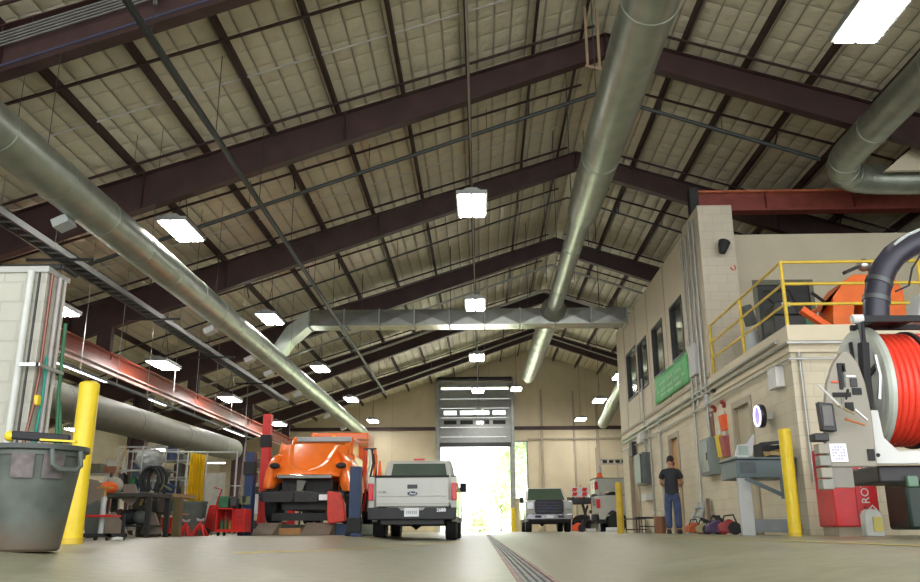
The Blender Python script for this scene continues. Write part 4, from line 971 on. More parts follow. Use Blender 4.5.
def pickup(name, label, loc, rz=0, L=5.9, W=2.0, H=1.93, belt=1.22, rail=1.40, hood=1.18, wr=.40, cab=(1.9,4.15), ax=(1.25,4.95), body_m=white_p, front='plain', sill=.48, rack=False):
    t = thing(name, label, 'pickup truck', loc, rz, None)
    hw = W/2; wc = wr+.02
    # bed sides with wheel arch
    for s in (-1,1):
        poly = [(.06,sill),(ax[0]-wr-.09,sill)]+[(y,z) for y,z in arch(ax[0],wr+.10,wc)[::-1]]+[(ax[0]+wr+.1,sill),(cab[0],sill),(cab[0],rail),(.04,rail)]
        b = MB(); xo, xi = s*hw, s*(hw-.13); b.prism(poly,'x',min(xo,xi),max(xo,xi)); b.build('bed_side', body_m, t, local=True, bevel=.03)
    b = MB(); b.box(-hw+.13,hw-.13,.1,cab[0],sill+.12,sill+.2); b.box(-hw+.13,hw-.13,cab[0]-.06,cab[0]-.01,sill+.2,rail-.03); b.build('bed_floor', body_m, t, local=True, smooth=False)
    # bed rail caps
    b = MB()
    for s in (-1,1): b.box(s*(hw-.13) if s>0 else -hw+.005, hw-.005 if s>0 else -hw+.13, .05, cab[0]-.02, rail+.0, rail+.025)
    b.split('rail_cap', black, t, local=True, smooth=False)
    # cab lower + hood
    fy = L-.12
    poly = [(cab[0]+.01,sill),(ax[1]-wr-.1,sill)]+[(y,z) for y,z in arch(ax[1],wr+.09,wc)[::-1]]+[(ax[1]+wr+.1,sill+.05),(fy,sill+.05),(L-.02,hood-.30),(L-.06,hood-.08),(L-.22,hood),(cab[1]+.45,belt+.02),(cab[0]+.01,belt+.06)]
    b = MB(); b.prism(poly,'x',-hw,hw); b.build('body', body_m, t, local=True, bevel=.05)
    # greenhouse
    y0, y1 = cab; zb, zt = belt+.03, H; ty0, ty1 = y0+.16, y1-.62; tw = hw-.20; bw = hw-.06
    B = [(-bw,y0+.02,zb),(bw,y0+.02,zb),(bw,y1+.38,zb),(-bw,y1+.38,zb)]; T = [(-tw,ty0,zt),(tw,ty0,zt),(tw,ty1,zt),(-tw,ty1,zt)]
    b = MB(); b.loft([B,T]); b.build('cab', body_m, t, local=True, bevel=.06)
    def panel(nm, a, b_, c, d, u0,u1,v0,v1,m_=car_glass, off=.008):
        a,b_,c,d = map(Vector,(a,b_,c,d)); n = (b_-a).cross(d-a).normalized()
        def P(u,v): return (a*(1-u)+b_*u)*(1-v)+(d*(1-u)+c*u)*v
        q = [P(u0,v0),P(u1,v0),P(u1,v1),P(u0,v1)]; mb_ = MB(); mb_.loft([[tuple(p-n*.02) for p in q],[tuple(p+n*off) for p in q]]); return mb_.build(nm, m_, t, local=True, smooth=False)
    panel('rear_window',B[0],B[1],T[1],T[0],.10,.90,.22,.88)
    panel('windshield',B[2],B[3],T[3],T[2],.05,.95,.12,.93)
    for k in ((B[1],B[2],T[2],T[1]),(B[3],B[0],T[0],T[3])):
        fl = k[0] == B[1]
        panel('side_window',*k,*((.10,.42) if fl else (.58,.90)),.16,.86)
        panel('side_window',*k,*((.45,.80) if fl else (.20,.55)),.16,.86)
    # tailgate, lights, bumper
    b = MB(); b.box(-hw+.17,hw-.17,-.0,.07,sill+.22,rail-.01); tg = b.build('tailgate', body_m, t, local=True, bevel=.02)
    b = MB(); b.box(-hw+.17,hw-.17,-.012,.07,rail-.01,rail+.035); b.build('spoiler_cap', black, tg, local=True, bevel=.01)
    b = MB(); b.box(-.115,.115,-.015,.0,rail-.26,rail-.17); b.build('tailgate_handle', black_g, tg, local=True, bevel=.01)
    b = MB(); b.box(-hw+.2,hw-.2,-.006,.0,rail-.435,rail-.425); b.box(-hw+.2,hw-.2,-.006,.0,rail-.60,rail-.59); b.build('crease', tan_dark, tg, local=True, smooth=False)
    b = MB(); b.lathe([(0,-.012),(.115,-.012),(.115,0)],(0,0,rail-.37),'y',28,sx=.42); em = b.build('emblem', blue, tg, local=True); em['label'] = 'dark blue oval emblem'
    text('Ford', .07, alu, 'emblem_script', em, (0,-.016,rail-.372), (R(90),0,0), .002, .3)
    for s in (-1,1):
        x0, x1 = sorted((s*(hw-.115), s*(hw+.005))); b = MB(); b.box(x0,x1,-.015,.14,rail-.52,rail-.14); b.build('tail_light', redlens, t, local=True, bevel=.02)
    b = MB(); b.prism([(-hw+.02,sill-.06),(hw-.02,sill-.06),(hw,sill+.20),(.30,sill+.20),(.25,sill+.14),(-.25,sill+.14),(-.30,sill+.20),(-hw,sill+.20)],'y',-.16,.02); b.build('rear_bumper', mat('bumper_black',(.03,.03,.035),.5), t, local=True, bevel=.02)
    b = MB(); b.box(-.165,.165,-.175,-.16,sill+.0,sill+.19); pl = b.build('license_plate', plate, t, local=True, bevel=.004)
    b = MB()
    for k in range(6): b.box(-.12+k*.042,-.12+k*.042+.026,-.178,-.175,sill+.06,sill+.13)
    b.build('plate_marks', mat('plate_ink',(.45,.48,.55),.5), pl, local=True, smooth=False)
    b = MB(); b.box(-hw+.3,hw-.3,-.02,L-.6,sill-.16,sill-.02); b.box(-hw+.15,hw-.15,ax[0]-.06,ax[0]+.06,wr-.06,wr+.06); b.box(-hw+.15,hw-.15,ax[1]-.06,ax[1]+.06,wr-.06,wr+.06); b.lathe([(.05,-.15),(.17,0),(.05,.15)],(0,ax[0],wr),'x',16); b.build('chassis', dark, t, local=True, smooth=False)
    for s in (-1,1):
        for y in ax: wheel(t, s*(hw-.16), y, wr, .27, s)
        b = MB(); b.box(*sorted((s*(hw-.02),s*(hw+.15))),cab[1]-.28,cab[1]-.18,belt+.0,belt+.24); mi = b.build('wing_mirror', black, t, local=True, bevel=.02)
        b = MB(); b.bar((s*(hw-.05),cab[1]-.2,belt+.1),(s*(hw+.12),cab[1]-.22,belt+.1),.05,.04); b.build('mirror_arm', black, mi, local=True, smooth=False)
    # front
    gz0, gz1 = sill+.18, hood-.02
    if front == 'big':
        b = MB(); b.prism([(-.55,gz0),(.55,gz0),(.62,gz0+.12),(.62,gz1-.03),(.55,gz1+.06),(-.55,gz1+.06),(-.62,gz1-.03),(-.62,gz0+.12)],'y',L-.08,L+.03); g = b.build('grille', mat('grille_grey',(.018,.018,.03),.35,.3), t, local=True, bevel=.02)
        b = MB()
        for z in (gz0+.12,gz0+.24,gz0+.36,gz0+.48): b.box(-.5,.5,L+.03,L+.045,z,z+.04)
        b.build('grille_bar', mat('bar_grey',(.05,.05,.065),.3,.4), g, local=True, smooth=False)
        b = MB(); b.lathe([(0,.05),(.14,.05),(.14,.03)],(0,L,(gz0+gz1)/2),'y',24,sx=.42); b.build('emblem', blue, g, local=True)
    else:
        b = MB(); b.box(-.55,.55,L-.08,L+.02,gz0,gz1-.06); b.build('grille', dark, t, local=True, bevel=.02)
    for s in (-1,1):
        b = MB(); b.box(*sorted((s*.66,s*(hw-.04))),L-.14,L+.01,gz1-.36,gz1-.02); b.build('headlight', clearlens, t, local=True, bevel=.03)
    b = MB(); b.box(-hw+.02,hw-.02,L-.1,L+.14,sill-.03,sill+.20); b.build('front_bumper', mat('bumper_grey',(.30,.30,.33),.25,.7), t, local=True, bevel=.03)
    b = MB(); b.box(-hw+.1,hw-.1,L-.1,L+.08,sill-.16,sill-.03); b.build('air_dam', black, t, local=True, bevel=.02)
    b = MB(); b.box(-.155,.155,L+.14,L+.15,sill+.03,sill+.17); b.build('license_plate', plate, t, local=True, smooth=False)
    for s in (-1,1): b = MB(); b.box(*sorted((s*.35,s*.62)),L+.13,L+.145,sill+.04,sill+.14); b.build('bumper_opening', black, t, local=True, smooth=False)
    return t
p1 = pickup('pickup_truck','silver-white pickup truck seen from behind in the middle of the floor, facing the bright door',(-1.58,19.5,-.01), W=2.0, cab=(1.95,4.2), sill=.52)
b = MB(); b.box(-.14,.14,2.02,2.10,1.93,1.97); b.build('brake_light', redlens, p1, local=True, bevel=.01)
for tx, sz, x, z, nm in (('F-150',.075,-.68,1.06,'model_badge'),): text(tx, sz, dark, nm, p1, (x,-.012,z), (R(90),0,0))
text('2688', .105, alu, 'fleet_number', p1, (.66,-.165,.66), (R(90),0,0))
for k, x in enumerate((.62,.80)): b = MB(); b.box(x,x+.09,-.006,.0,1.03-.2*k,1.08-.2*k); b.build('sticker', white, p1, local=True, smooth=False)
p2 = pickup('pickup_truck','white heavy pickup facing us with a big dark grille, right of the bright door',(2.88,43.6,.12), R(180), L=6.1, W=2.03, H=1.96, belt=1.28, rail=1.42, hood=1.32, wr=.41, ax=(1.3,5.0), front='big', sill=.55)
p3 = pickup('pickup_truck','lower white pickup with a red tail lamp, mostly hidden behind the office wall',(4.75,37.0,.12), R(-90), sill=.5, belt=1.25, rail=1.46, H=1.95, ax=(.82,4.7))
p4 = pickup('pickup_truck','upper white pickup raised on a lift behind the lower one, with roof light bar',(5.3,41.6,1.13), R(-90), sill=.48, ax=(.82,4.7))
b = MB(); b.box(.75,.95,.3,2.0,2.06,2.11); b.box(.75,.95,.3,2.0,2.26,2.30)
for y in (.32,1.1,1.92): b.box(.82,.88,y,y+.05,1.38,2.28)
b.build('light_bar', light_grey, p4, local=True, smooth=False)
b = MB()
for k in range(5): b.box(.93,.99,.42+k*.3,.62+k*.3,2.12,2.25)
b.split('lamp_pod', black_g, p4, local=True, smooth=False)
t = thing('vehicle_lift','dark two-beam ramp lift carrying the upper white pickup','lift',(8,41.2,.12))
for y in (40.75,42.45):
    b = MB(); b.box(5.2,11.4,y-.28,y+.28,.98,1.12); b.build('runway', dark, t, smooth=False)
for x in (5.9,11.2):
    for y in (40.1,43.1): b = MB(); b.box(x-.12,x+.12,y-.12,y+.12,.12,2.4 if x > 6 else 1.1); b.build('post', blue, t, smooth=False)
# attenuator trailer with red/white board and cones
t = thing('arrow_board_trailer','dark trailer tail with a red and white striped board beside the white pickups','trailer',(4.55,40,.12))
b = MB(); b.box(4.02,5.0,39.6,41.0,1.35,1.62); b.build('deck', dark, t, bevel=.02)
b = MB(); b.box(4.05,4.85,39.55,39.6,1.66,2.1); bd = b.build('striped_board', white, t, smooth=False)
for k, x in enumerate((4.1,4.55)):
    for z in (1.70,1.90): b = MB(); b.prism([(x,z),(x+.2,z),(x+.25,z+.16),(x+.05,z+.16)],'y',39.53,39.55); b.build('red_stripe', red, bd, smooth=False)
b = MB(); b.box(4.1,4.2,39.6,39.7,1.6,1.7); b.box(4.6,4.7,39.6,39.7,1.6,1.7); b.build('board_post', dark, t, smooth=False)
b = MB(); b.bar((4.9,40,.2),(4.6,40,1.4),.12,.12); b.bar((4.5,40.5,.2),(4.9,40.5,1.3),.1,.1); b.build('jack', dark, t, smooth=False)
for y in (39.9,40.8):
    b = MB(); b.lathe([(.15,-.1),(.36,-.1),(.38,0),(.36,.1),(.15,.1)],(4.55,y,.50),'y',20); b.build('wheel', black, t)
def cone(x, y, z, label, h=.70):
    t = thing('traffic_cone', label, 'traffic cone', (x,y,z), group='traffic cones')
    b = MB(); b.box(x-.17,x+.17,y-.17,y+.17,z,z+.03); b.build('base', hivis, t, bevel=.01)
    b = MB(); b.lathe([(.13,z+.03),(.03,z+h),(0,z+h)],(x,y,0),'z',18); b.build('cone_body', hivis, t)
    b = MB(); b.lathe([(.103,z+.22),(.066,z+.46)],(x,y,0),'z',18); b.build('reflective_collar', white, t)
cone(4.62,40.6,1.62,'white-collared cone standing on the dark trailer deck',.62)
cone(5.55,40.68,2.58,'orange cone with white collar on the side of the upper white pickup',.5)
cone(-4.3,36.0,2.2,'orange cone on the shelf top between the lift post and the silver pickup',.85)
b = MB(); b.box(-4.7,-4.0,35.7,36.3,.12,2.2); b.build('storage_cabinet', tan_dark, label='tan cabinet behind the blue lift post, mostly hidden by the silver pickup', cat='cabinet', bevel=.02)
small_machine(4.0,36.6,1.2,orange_p,black,'orange and black compressor on the floor right of the facing white pickup','compressor','compressor')
small_machine(4.6,38.4,1.7,dark,alu,'dark engine on the floor between the two white trucks','engine','engine',rz=.8)
b = MB(); b.box(4.2,4.6,35.5,35.8,.12,.26); b.build('floor_tray', white, label='low white tray on the floor in front of the lower white pickup', cat='tray', bevel=.02)
b = MB(); b.box(5.0,5.5,35.2,35.6,.12,.30); b.build('floor_tray', plate, label='white tray on the floor beside the distant yellow bollard', cat='tray', bevel=.02)
# ------------------------------------------------------------------ left foreground
t = thing('trash_can','big battered grey round plastic trash can at the left edge','trash can',(-2.89,5.45,.103))
c0 = (-2.89,5.45,-.017)
b = MB(); b.lathe([(.195,.12),(.210,.135),(.285,.70),(.30,.70),(.30,.745),(.275,.745),(.27,.70),(.19,.16),(0,.16)],c0,'z',40); b.build('bin', bin_mat(), t)
b = MB(); b.lathe([(.300,.725),(.325,.735),(.325,.765),(.275,.765),(.275,.745)],c0,'z',40); b.build('rim', mat('bin_dark',(.06,.07,.065),.5), t)
for a in (R(-28), R(152), ):
    d = Vector((math.cos(a),math.sin(a),0)); s_ = Vector((-d.y,d.x,0)); cc = Vector(c0)+Vector((0,0,.66))
    b = MB(); p = cc+d*.31
    b.tube([p+s_*.10+Vector((0,0,.07)), p+s_*.10-Vector((0,0,.02))+d*.02, p+s_*.06-Vector((0,0,.05))+d*.03, p-s_*.06-Vector((0,0,.05))+d*.03, p-s_*.10-Vector((0,0,.02))+d*.02, p-s_*.10+Vector((0,0,.07))],.016,8); b.build('handle', grey_p, t)
for a in (-120,-75,-40):
    b = MB(); a = R(a); P = []
    for q in (-.22,.22):
        for (z, r) in ((.54,.278),(.69,.292)): P.append((c0[0]+r*math.cos(a+q), c0[1]+r*math.sin(a+q), z))
    rr = []
    for z, r in ((.54,.274),(.54,.286),(.69,.300),(.69,.284)): rr.append([(c0[0]+r*math.cos(a-.22+.44*i/6), c0[1]+r*math.sin(a-.22+.44*i/6), z) for i in range(7)])
    vs = [p for r_ in rr for p in r_]; fs = []
    for i in range(4):
        for j in range(6): fs.append((i*7+j, i*7+j+1, ((i+1)%4)*7+j+1, ((i+1)%4)*7+j))
    b.add(vs, fs+[(0,7,14,21),(6,27,20,13)]); b.build('raised_panel', mat('bin_panel',(.13,.11,.11),.45,var=.4,scale=14), t, smooth=False)
t = thing('squeegee','black squeegee tool with yellow ends lying across the grey trash can rim','squeegee',(-2.89,5.4,.768))
b = MB(); b.obox((-2.80,5.32,.80),(.36,.05,.055),(0,R(4),R(6))); b.build('head', black, t, bevel=.012)
b = MB(); b.sphere((-2.99,5.30,.805),.034); b.build('end_cap', yellow, t)
b = MB(); b.obox((-2.68,5.31,.775),(.22,.03,.012),(0,R(3),R(6))); b.build('blade', yellow, t)
# white block wall end
mb = MB(); mb.box(-14,-4.36,8.0,8.40,.0,2.74); struct('wall_left_block', mb, cmu_w, smooth=False)
mb = MB(); mb.box(-14,-4.34,7.97,8.43,2.74,2.80); struct('trim_10', mb, mat('cap_white',(.45,.45,.42),.5), smooth=False)
def vpipe(x, y, z0, z1, r, m, label, name='wall_pipe'):
    b = MB(); b.cyl((x,y,z0),(x,y,z1),r,n=12); return b.build(name, m, label=label, cat='pipe', group='pipes on the white block wall end')
vpipe(-4.50,7.95,.12,2.74,.035,mat('pipe_white',(.62,.64,.60),.4),'white pipe running up the end of the white block wall, left of the others')
vpipe(-4.40,7.93,.9,2.72,.012,dark,'thin dark pipe on the end of the white block wall')
b = MB(); b.tube([(-4.335,8.05,2.74),(-4.335,8.05,1.7),(-4.33,8.0,1.35),(-4.36,7.95,.9)],.016,8); b.build('wall_pipe', copper, label='brown copper pipe bending down the corner of the white block wall', cat='pipe')
b = MB(); b.tube([(-4.32,8.12,1.9),(-4.31,8.12,1.5),(-4.33,8.1,1.0),(-4.33,8.08,.5)],.014,8); b.build('air_hose', teal, label='teal air hose hanging at the corner of the white block wall', cat='hose')
b = MB(); b.tube([(-4.31,8.38,2.3),(-4.30,8.40,1.6),(-4.27,8.42,1.1),(-4.30,8.42,.6),(-4.28,8.42,.3)],.02,8); b.tube([(-4.29,8.42,1.5),(-4.22,8.44,1.0),(-4.27,8.42,.5)],.018,8); b.build('air_hose', green_c, label='dark green hose bunched on the far edge of the white block wall', cat='hose')
vpipe(-4.33,8.20,.12,2.74,.02,mat('pipe_pinkish',(.55,.50,.50),.4),'pale pinkish pipe on the narrow side of the white block wall')
vpipe(-4.33,8.31,.12,2.74,.018,mat('pipe_tan',(.48,.46,.40),.4),'tan pipe on the narrow side of the white block wall')
b = MB(); b.box(-4.46,-4.26,7.89,7.93,1.765,1.795); b.box(-4.30,-4.27,7.89,8.4,1.765,1.795); b.build('pipe_bracket', alu, smooth=False, label='metal strut bracket holding the pipes on the white block wall', cat='bracket')
b = MB(); b.cyl((-9,8.1,2.83),(-4.28,8.1,2.83),.03,n=8); b.cyl((-4.28,8.1,2.83),(-4.28,8.42,2.83),.025,n=8); b.build('wall_pipe', dark, label='dark pipe lying along the top of the white block wall', cat='pipe')
b = MB(); b.box(-4.335,-4.29,8.0,8.07,1.40,1.50); b.build('pipe_valve', yellow, label='small yellow valve on the copper pipe of the white block wall', cat='valve', bevel=.01)
# ------------------------------------------------------------------ pixel helper: point at distance Y seen at (px,py)
CM = co.matrix_world.to_3x3()
def P(px, py, Y):
    d = CM @ Vector(((px-460)/840, -(py-291)/840, -1)); k = Y/d.y
    return Vector((d.x*k, Y, .22+d.z*k))
def span(px0, px1, py0, py1, Y):
    a = P(px0,py1,Y); c = P(px1,py0,Y); return a.x, c.x, max(.12, a.z), c.z
# transmission jack just behind the left bollard
t = thing('transmission_jack','grey post jack with a red shelf and black caster base behind the left yellow bollard','jack',(-4.95,10.2,.12))
x0,x1,_,_ = span(84,122,500,540,10.2)
b = MB(); b.box(x0,x1,9.95,10.0,.16,.20); b.box(x0,x1,10.4,10.45,.16,.20); b.box(x0,x0+.05,9.95,10.45,.16,.2); b.box(x1-.05,x1,9.95,10.45,.16,.2); b.build('base', black, t, smooth=False)
for x in (x0+.03,x1-.03):
    for y in (9.97,10.43): b = MB(); b.lathe([(.015,-.012),(.03,-.012),(.03,.012),(.015,.012)],(x,y,.15),'x',12); b.build('caster', dark, t)
q = P(104,500,10.2)
b = MB(); b.cyl((q.x,10.2,.18),(q.x,10.2,.62),.032,n=14); b.build('post', light_grey, t)
b = MB(); b.cyl((q.x,10.2,.62),(q.x,10.2,.72),.018,n=10); b.obox((q.x,10.2,.725),(.16,.12,.02)); b.build('saddle', mat('saddle_ochre',(.45,.24,.05),.5), t, smooth=False)
b = MB(); b.box(x0+.02,x1-.05,10.05,10.35,.385,.41); b.build('shelf', red, t, bevel=.005)
b = MB(); b.box(x1-.06,x1-.03,10.40,10.44,.2,.42); b.build('upright', black, t, smooth=False)
b = MB(); b.tube([(-4.18,9.8,.137),(-4.13,9.8,.145),(-4.07,9.8,.137)],.02,8); b.build('crumpled_rag', white, label='small crumpled white rag on the floor at the jack base', cat='rag')
# steel plow plates and cardboard shapes
def plate_thing(pts, Y, dep, m, label, name='steel_plate', cat='plate', lean=0.):
    v = [P(x,y,Y) for x,y in pts]; b = MB()
    zmin = min(p.z for p in v)
    for p in v: p.z += max(0,.121-zmin)
    b.loft([[(p.x,p.y+lean*(p.z-.12),p.z) for p in v],[(p.x,p.y+dep+lean*(p.z-.12),p.z) for p in v]]); return b.build(name, m, smooth=False, label=label, cat=cat)
plate_thing([(84,478),(95,480),(104,497),(100,536),(84,536)],14.0,.05,cardboard,'brown-grey plate leaning just right of the left bollard',lean=.1)
plate_thing([(84,506),(96,500),(104,515),(112,537),(84,537)],13.6,.05,grey_p,'dark grey sheet low behind the jack',lean=.1)
plate_thing([(104,514),(113,512),(122,524),(128,537),(104,537)],13.2,.05,cardboard,'low brown plate on the floor right of the post jack',lean=.1)
plate_thing([(123,484),(134,484),(137,496),(130,506),(121,500)],15.0,.05,cardboard,'brown angular plate standing on the dark work table',lean=.05)
plate_thing([(148,511),(154,513),(160,528),(162,534),(140,534),(143,524)],15.6,.05,cardboard,'brown triangular plate standing on the floor left of the orange tub',lean=.1)
# work table
t = thing('work_table','dark work table carrying plates and an orange helmet behind the post jack','table',(-6.8,15.2,.12))
x0,x1,_,_ = span(95,160,497,536,15.2)
b = MB(); b.box(x0,x1,14.8,15.8,.80,.86); b.build('top', mat('table_dark',(.05,.05,.045),.5), t, smooth=False)
for x in (x0+.05,x1-.05):
    for y in (14.85,15.75): b = MB(); b.box(x-.04,x+.04,y-.04,y+.04,.12,.80); b.build('leg', dark, t, smooth=False)
b = MB(); b.box(x0+.1,x1-.1,14.95,15.7,.30,.33); b.build('lower_shelf', dark, t, smooth=False)
def blob(px, py, Y, r, m, label, name, cat, sc=(1,1,1), z=None):
    p = P(px,py,Y); b = MB(); rnd = random.Random(int(px*7+py))
    b.sphere((0,0,0), r, 16, 10, sc); b.v = [tuple(Vector(v)*(1+rnd.uniform(-.10,.10))) for v in b.v]
    zz = (z+r*sc[2]*.98) if z is not None else p.z
    b.v = [(v[0]+p.x,v[1]+Y,v[2]+zz) for v in b.v]; return b.build(name, m, label=label, cat=cat)
blob(108,489,15.0,.17,hivis,'orange hard-hat-like helmet on the dark work table','helmet','helmet',(1,.9,.62),.86)
blob(114,484,15.35,.17,mat('cloth_cream',(.42,.40,.33),.8),'cream cloth bundle behind the orange helmet on the work table','cloth_bundle','cloth',(1,.9,.9),.86)
blob(128,530,15.3,.17,black,'black bundle on the lower table shelf','tool_bag','bag',(1.2,1,.8),.331)
blob(118,530,15.3,.15,mat('bag_maroon',(.12,.04,.04),.8),'dark maroon bag on the lower table shelf','tool_bag','bag',(1,1,.9),.331)
blob(140,529,15.2,.14,grey_p,'grey bag on the lower table shelf, rightmost','tool_bag','bag',(1,1,.9),.331)
# machine clutter: black hoses & engine stand
t = thing('engine_stand','dark engine stand with looped black hoses left of the yellow curtain','engine stand',(-6.6,16.5,.12))
x0,x1,_,_ = span(134,166,470,530,16.5)
b = MB(); b.box(x0,x1,16.3,17.0,.55,.95); b.box(x0+.1,x1-.15,16.3,16.9,.12,.55); b.build('engine_block', mat('engine_dark',(.06,.055,.05),.5,.4,var=.4,scale=12), t, bevel=.03)
for k in range(3):
    c = P(150+4*k,474,16.6+.1*k); b = MB(); b.tube([(c.x+.18*math.cos(a),c.y,c.z+.25*math.sin(a)-.12) for a in [2*PI*i/20 for i in range(20)]],.035,8,closed=True); b.build('hose_loop', black, t)
for k in range(4):
    a_ = P(140+6*k,505-3*k,16.25); b = MB(); b.tube([a_,a_+Vector((.1,-.05,.2)),a_+Vector((.25,0,.1))],.025,8); b.build('fitting', (mat('brass2',(.42,.33,.12),.35,.6),alu,dark,hvgreen)[k], t)
t = thing('parts_table','brown wooden bench top on yellow-brown legs beside the engine stand','table',(-6.3,17.6,.12))
x0,x1,_,_ = span(152,186,497,536,17.6)
b = MB(); b.box(x0,x1,17.3,18.3,.88,.95); b.build('top', wood, t, smooth=False)
for x in (x0+.08,x1-.08): b = MB(); b.box(x-.07,x+.07,17.35,17.5,.12,.88); b.build('leg', mat('leg_wood',(.17,.12,.06),.6), t, smooth=False)
b = MB(); b.box(x0+.1,x1-.1,17.4,18.2,.55,.58); b.build('shelf', wood, t, smooth=False)
blob(166,494,17.6,.16,blue,'blue and dark bundle on the wooden bench','cloth_bundle','cloth',(1.2,1,.7),.95)
# plastic bag bundle up on the rack
t = thing('storage_rack','thin grey tube rack with shelves standing behind the work table','rack',(-8,19.5,.12))
x0,x1,z0,z1 = span(111,167,446,530,19.5)
for x in (x0,(x0+x1)/2,x1):
    for y in (19.5,20.3): b = MB(); b.cyl((x,y,.12),(x,y,z1),.018,n=8); b.build('post', galv_d, t)
for z in (.45,1.05,1.55,z1-.03): b = MB(); b.box(x0,x1,19.5,19.53,z,z+.03); b.box(x0,x1,20.27,20.3,z,z+.03); b.box(x0,x1,19.5,20.3,z+.03,z+.04) if z < 1.6 else None; b.build('shelf', galv_d, t, smooth=False)
blob(149,470,19.9,.30,mat('plastic_grey',(.30,.31,.30),.25,var=.3,scale=8),'big grey plastic-wrapped bundle on the top shelf of the tube rack','wrapped_bundle','bundle',(1.1,.9,.85),1.59)
blob(124,472,19.9,.15,black,'black bottle-like bundle on the upper shelf of the tube rack','tool_bag','bag',(.8,.8,1.5),1.09)
blob(133,480,19.9,.12,green_c,'dark green bottle on the middle shelf of the tube rack','bottle','bottle',(.7,.7,1.7),1.09)
blob(141,482,19.9,.13,blue,'dark blue jug on the middle shelf of the tube rack','jug','jug',(1,.8,1.1),1.09)
# white board panels on the left wall
mb = MB(); a = P(132,452,40); c = P(160,478,40); mb.box(XL+.0,XL+.06,36,46,1.9,3.2); mb.build('wall_board', white, smooth=False, label='pale board on the left wall behind the tube rack', cat='board')
# orange tub
t = thing('wheeled_tub','bright orange-red plastic tub on small wheels on the floor left of the grey bin','tub',(-6.4,18.2,.12))
x0,x1,_,_ = span(159,177,517,536,18.2)
b = MB(); b.loft([[(x0+.05,18.0,.17),(x1-.05,18.0,.17),(x1-.05,18.45,.17),(x0+.05,18.45,.17)],[(x0,17.95,.50),(x1,17.95,.50),(x1,18.5,.50),(x0,18.5,.50)],[(x0+.02,17.97,.50),(x1-.02,17.97,.50),(x1-.02,18.48,.50),(x0+.02,18.48,.50)],[(x0+.07,18.02,.2),(x1-.07,18.02,.2),(x1-.07,18.43,.2),(x0+.07,18.43,.2)]]); b.build('tub', mat('tub_orange',(.95,.07,.02),.4), t, bevel=.01)
for x in (x0+.07,x1-.07): b = MB(); b.lathe([(.02,-.02),(.045,-.02),(.045,.02),(.02,.02)],(x,18.05,.165),'x',14); b.build('wheel', black, t)
b = MB(); b.box(x0+.05,x0+.12,17.93,17.95,.2,.46); b.build('label_strip', mat('pale_yellow',(.7,.6,.35),.5), t, smooth=False)
# grey bin
x0,x1,_,_ = span(178,207,503,536,19.8); xc = (x0+x1)/2; r0 = (x1-x0)/2
t = thing('trash_can','dark grey ribbed bin on the floor below the yellow curtain','trash can',(xc,19.8,.12))
b = MB(); b.lathe([(r0*.82,.12),(r0*.98,.83),(r0*1.04,.83),(r0*1.04,.88),(r0*.93,.88),(r0*.78,.15),(0,.15)],(xc,19.8,0),'z',28); b.build('bin', grey_p, t)
for k in range(14):
    a = 2*PI*k/14; b = MB(); b.bar((xc+r0*.83*math.cos(a),19.8+r0*.83*math.sin(a),.16),(xc+r0*.97*math.cos(a),19.8+r0*.97*math.sin(a),.80),.03,.02,(math.cos(a),math.sin(a),0)); b.build('rib', grey_p, t, smooth=False)
# jack stands
def jackstand(px0, px1, pyt, Y, label):
    x0,x1,_,z1 = span(px0,px1,pyt,537,Y); xc = (x0+x1)/2; w_ = (x1-x0)/2
    t = thing('jack_stand', label, 'jack stand', (xc,Y,.12), group='red jack stands')
    for sx in (-1,1):
        for sy in (-1,1): b = MB(); b.bar((xc+sx*w_,Y+sy*w_,.12),(xc+sx*.04,Y+sy*.04,z1-.1),.035,.035); b.build('leg', red, t, smooth=False)
    b = MB(); b.box(xc-w_*.62,xc+w_*.62,Y-w_*.62,Y-w_*.56,.24,.27); b.build('cross_brace', red, t, smooth=False)
    b = MB(); b.cyl((xc,Y,z1-.16),(xc,Y,z1-.02),.035,n=10); b.build('column', red, t)
    b = MB(); b.prism([(xc-.06,z1-.02),(xc+.06,z1-.02),(xc+.08,z1+.04),(xc,z1+.01),(xc-.08,z1+.04)],'y',Y-.04,Y+.04); b.build('saddle', light_grey, t, smooth=False)
jackstand(181,190,521,18.6,'dark red jack stand on the floor, left of the pair')
jackstand(193,207,520,18.6,'bright red jack stand on the floor, right of the pair')
# red floor machine + red tool cart
x0,x1,_,z1 = span(205,217,505,533,20.4)
t = thing('floor_cleaner','tilted red machine between the jack stands and the red cart','machine',((x0+x1)/2,20.4,.12))
b = MB(); b.loft([[(x0,20.2,.2),(x1-.05,20.2,.2),(x1-.05,20.6,.2),(x0,20.6,.2)],[(x0+.08,20.3,z1),(x1+.03,20.3,z1),(x1+.03,20.6,z1),(x0+.08,20.6,z1)]]); b.build('body', red, t, bevel=.02)
b = MB(); b.lathe([(.03,-.04),(.09,-.04),(.09,.04),(.03,.04)],(x0+.1,20.15,.21),'y',16); b.build('wheel', black, t)
b = MB(); b.tube([(x1,20.35,z1),(x1+.12,20.3,z1+.35),(x1-.05,20.3,z1+.40)],.02,8); b.build('handle', red, t)
x0,x1,_,z1 = span(217,248,508,538,18.9)
t = thing('tool_cart','red wheeled tool cart with open front and green bottles beside the blue lift post','tool cart',((x0+x1)/2,18.9,.12))
b = MB(); b.box(x0,x1,18.7,19.25,.20,.26); b.box(x0,x0+.03,18.7,19.25,.26,z1); b.box(x0+.36,x0+.39,18.7,19.25,.26,z1); b.box(x0,x0+.39,19.22,19.25,.26,z1); b.box(x0,x0+.39,18.7,19.25,z1-.03,z1); b.build('frame', red, t, smooth=False)
b = MB(); b.box(x0+.39,x1,18.72,19.23,.26,z1-.02); b.build('drawer_box', red, t, bevel=.01)
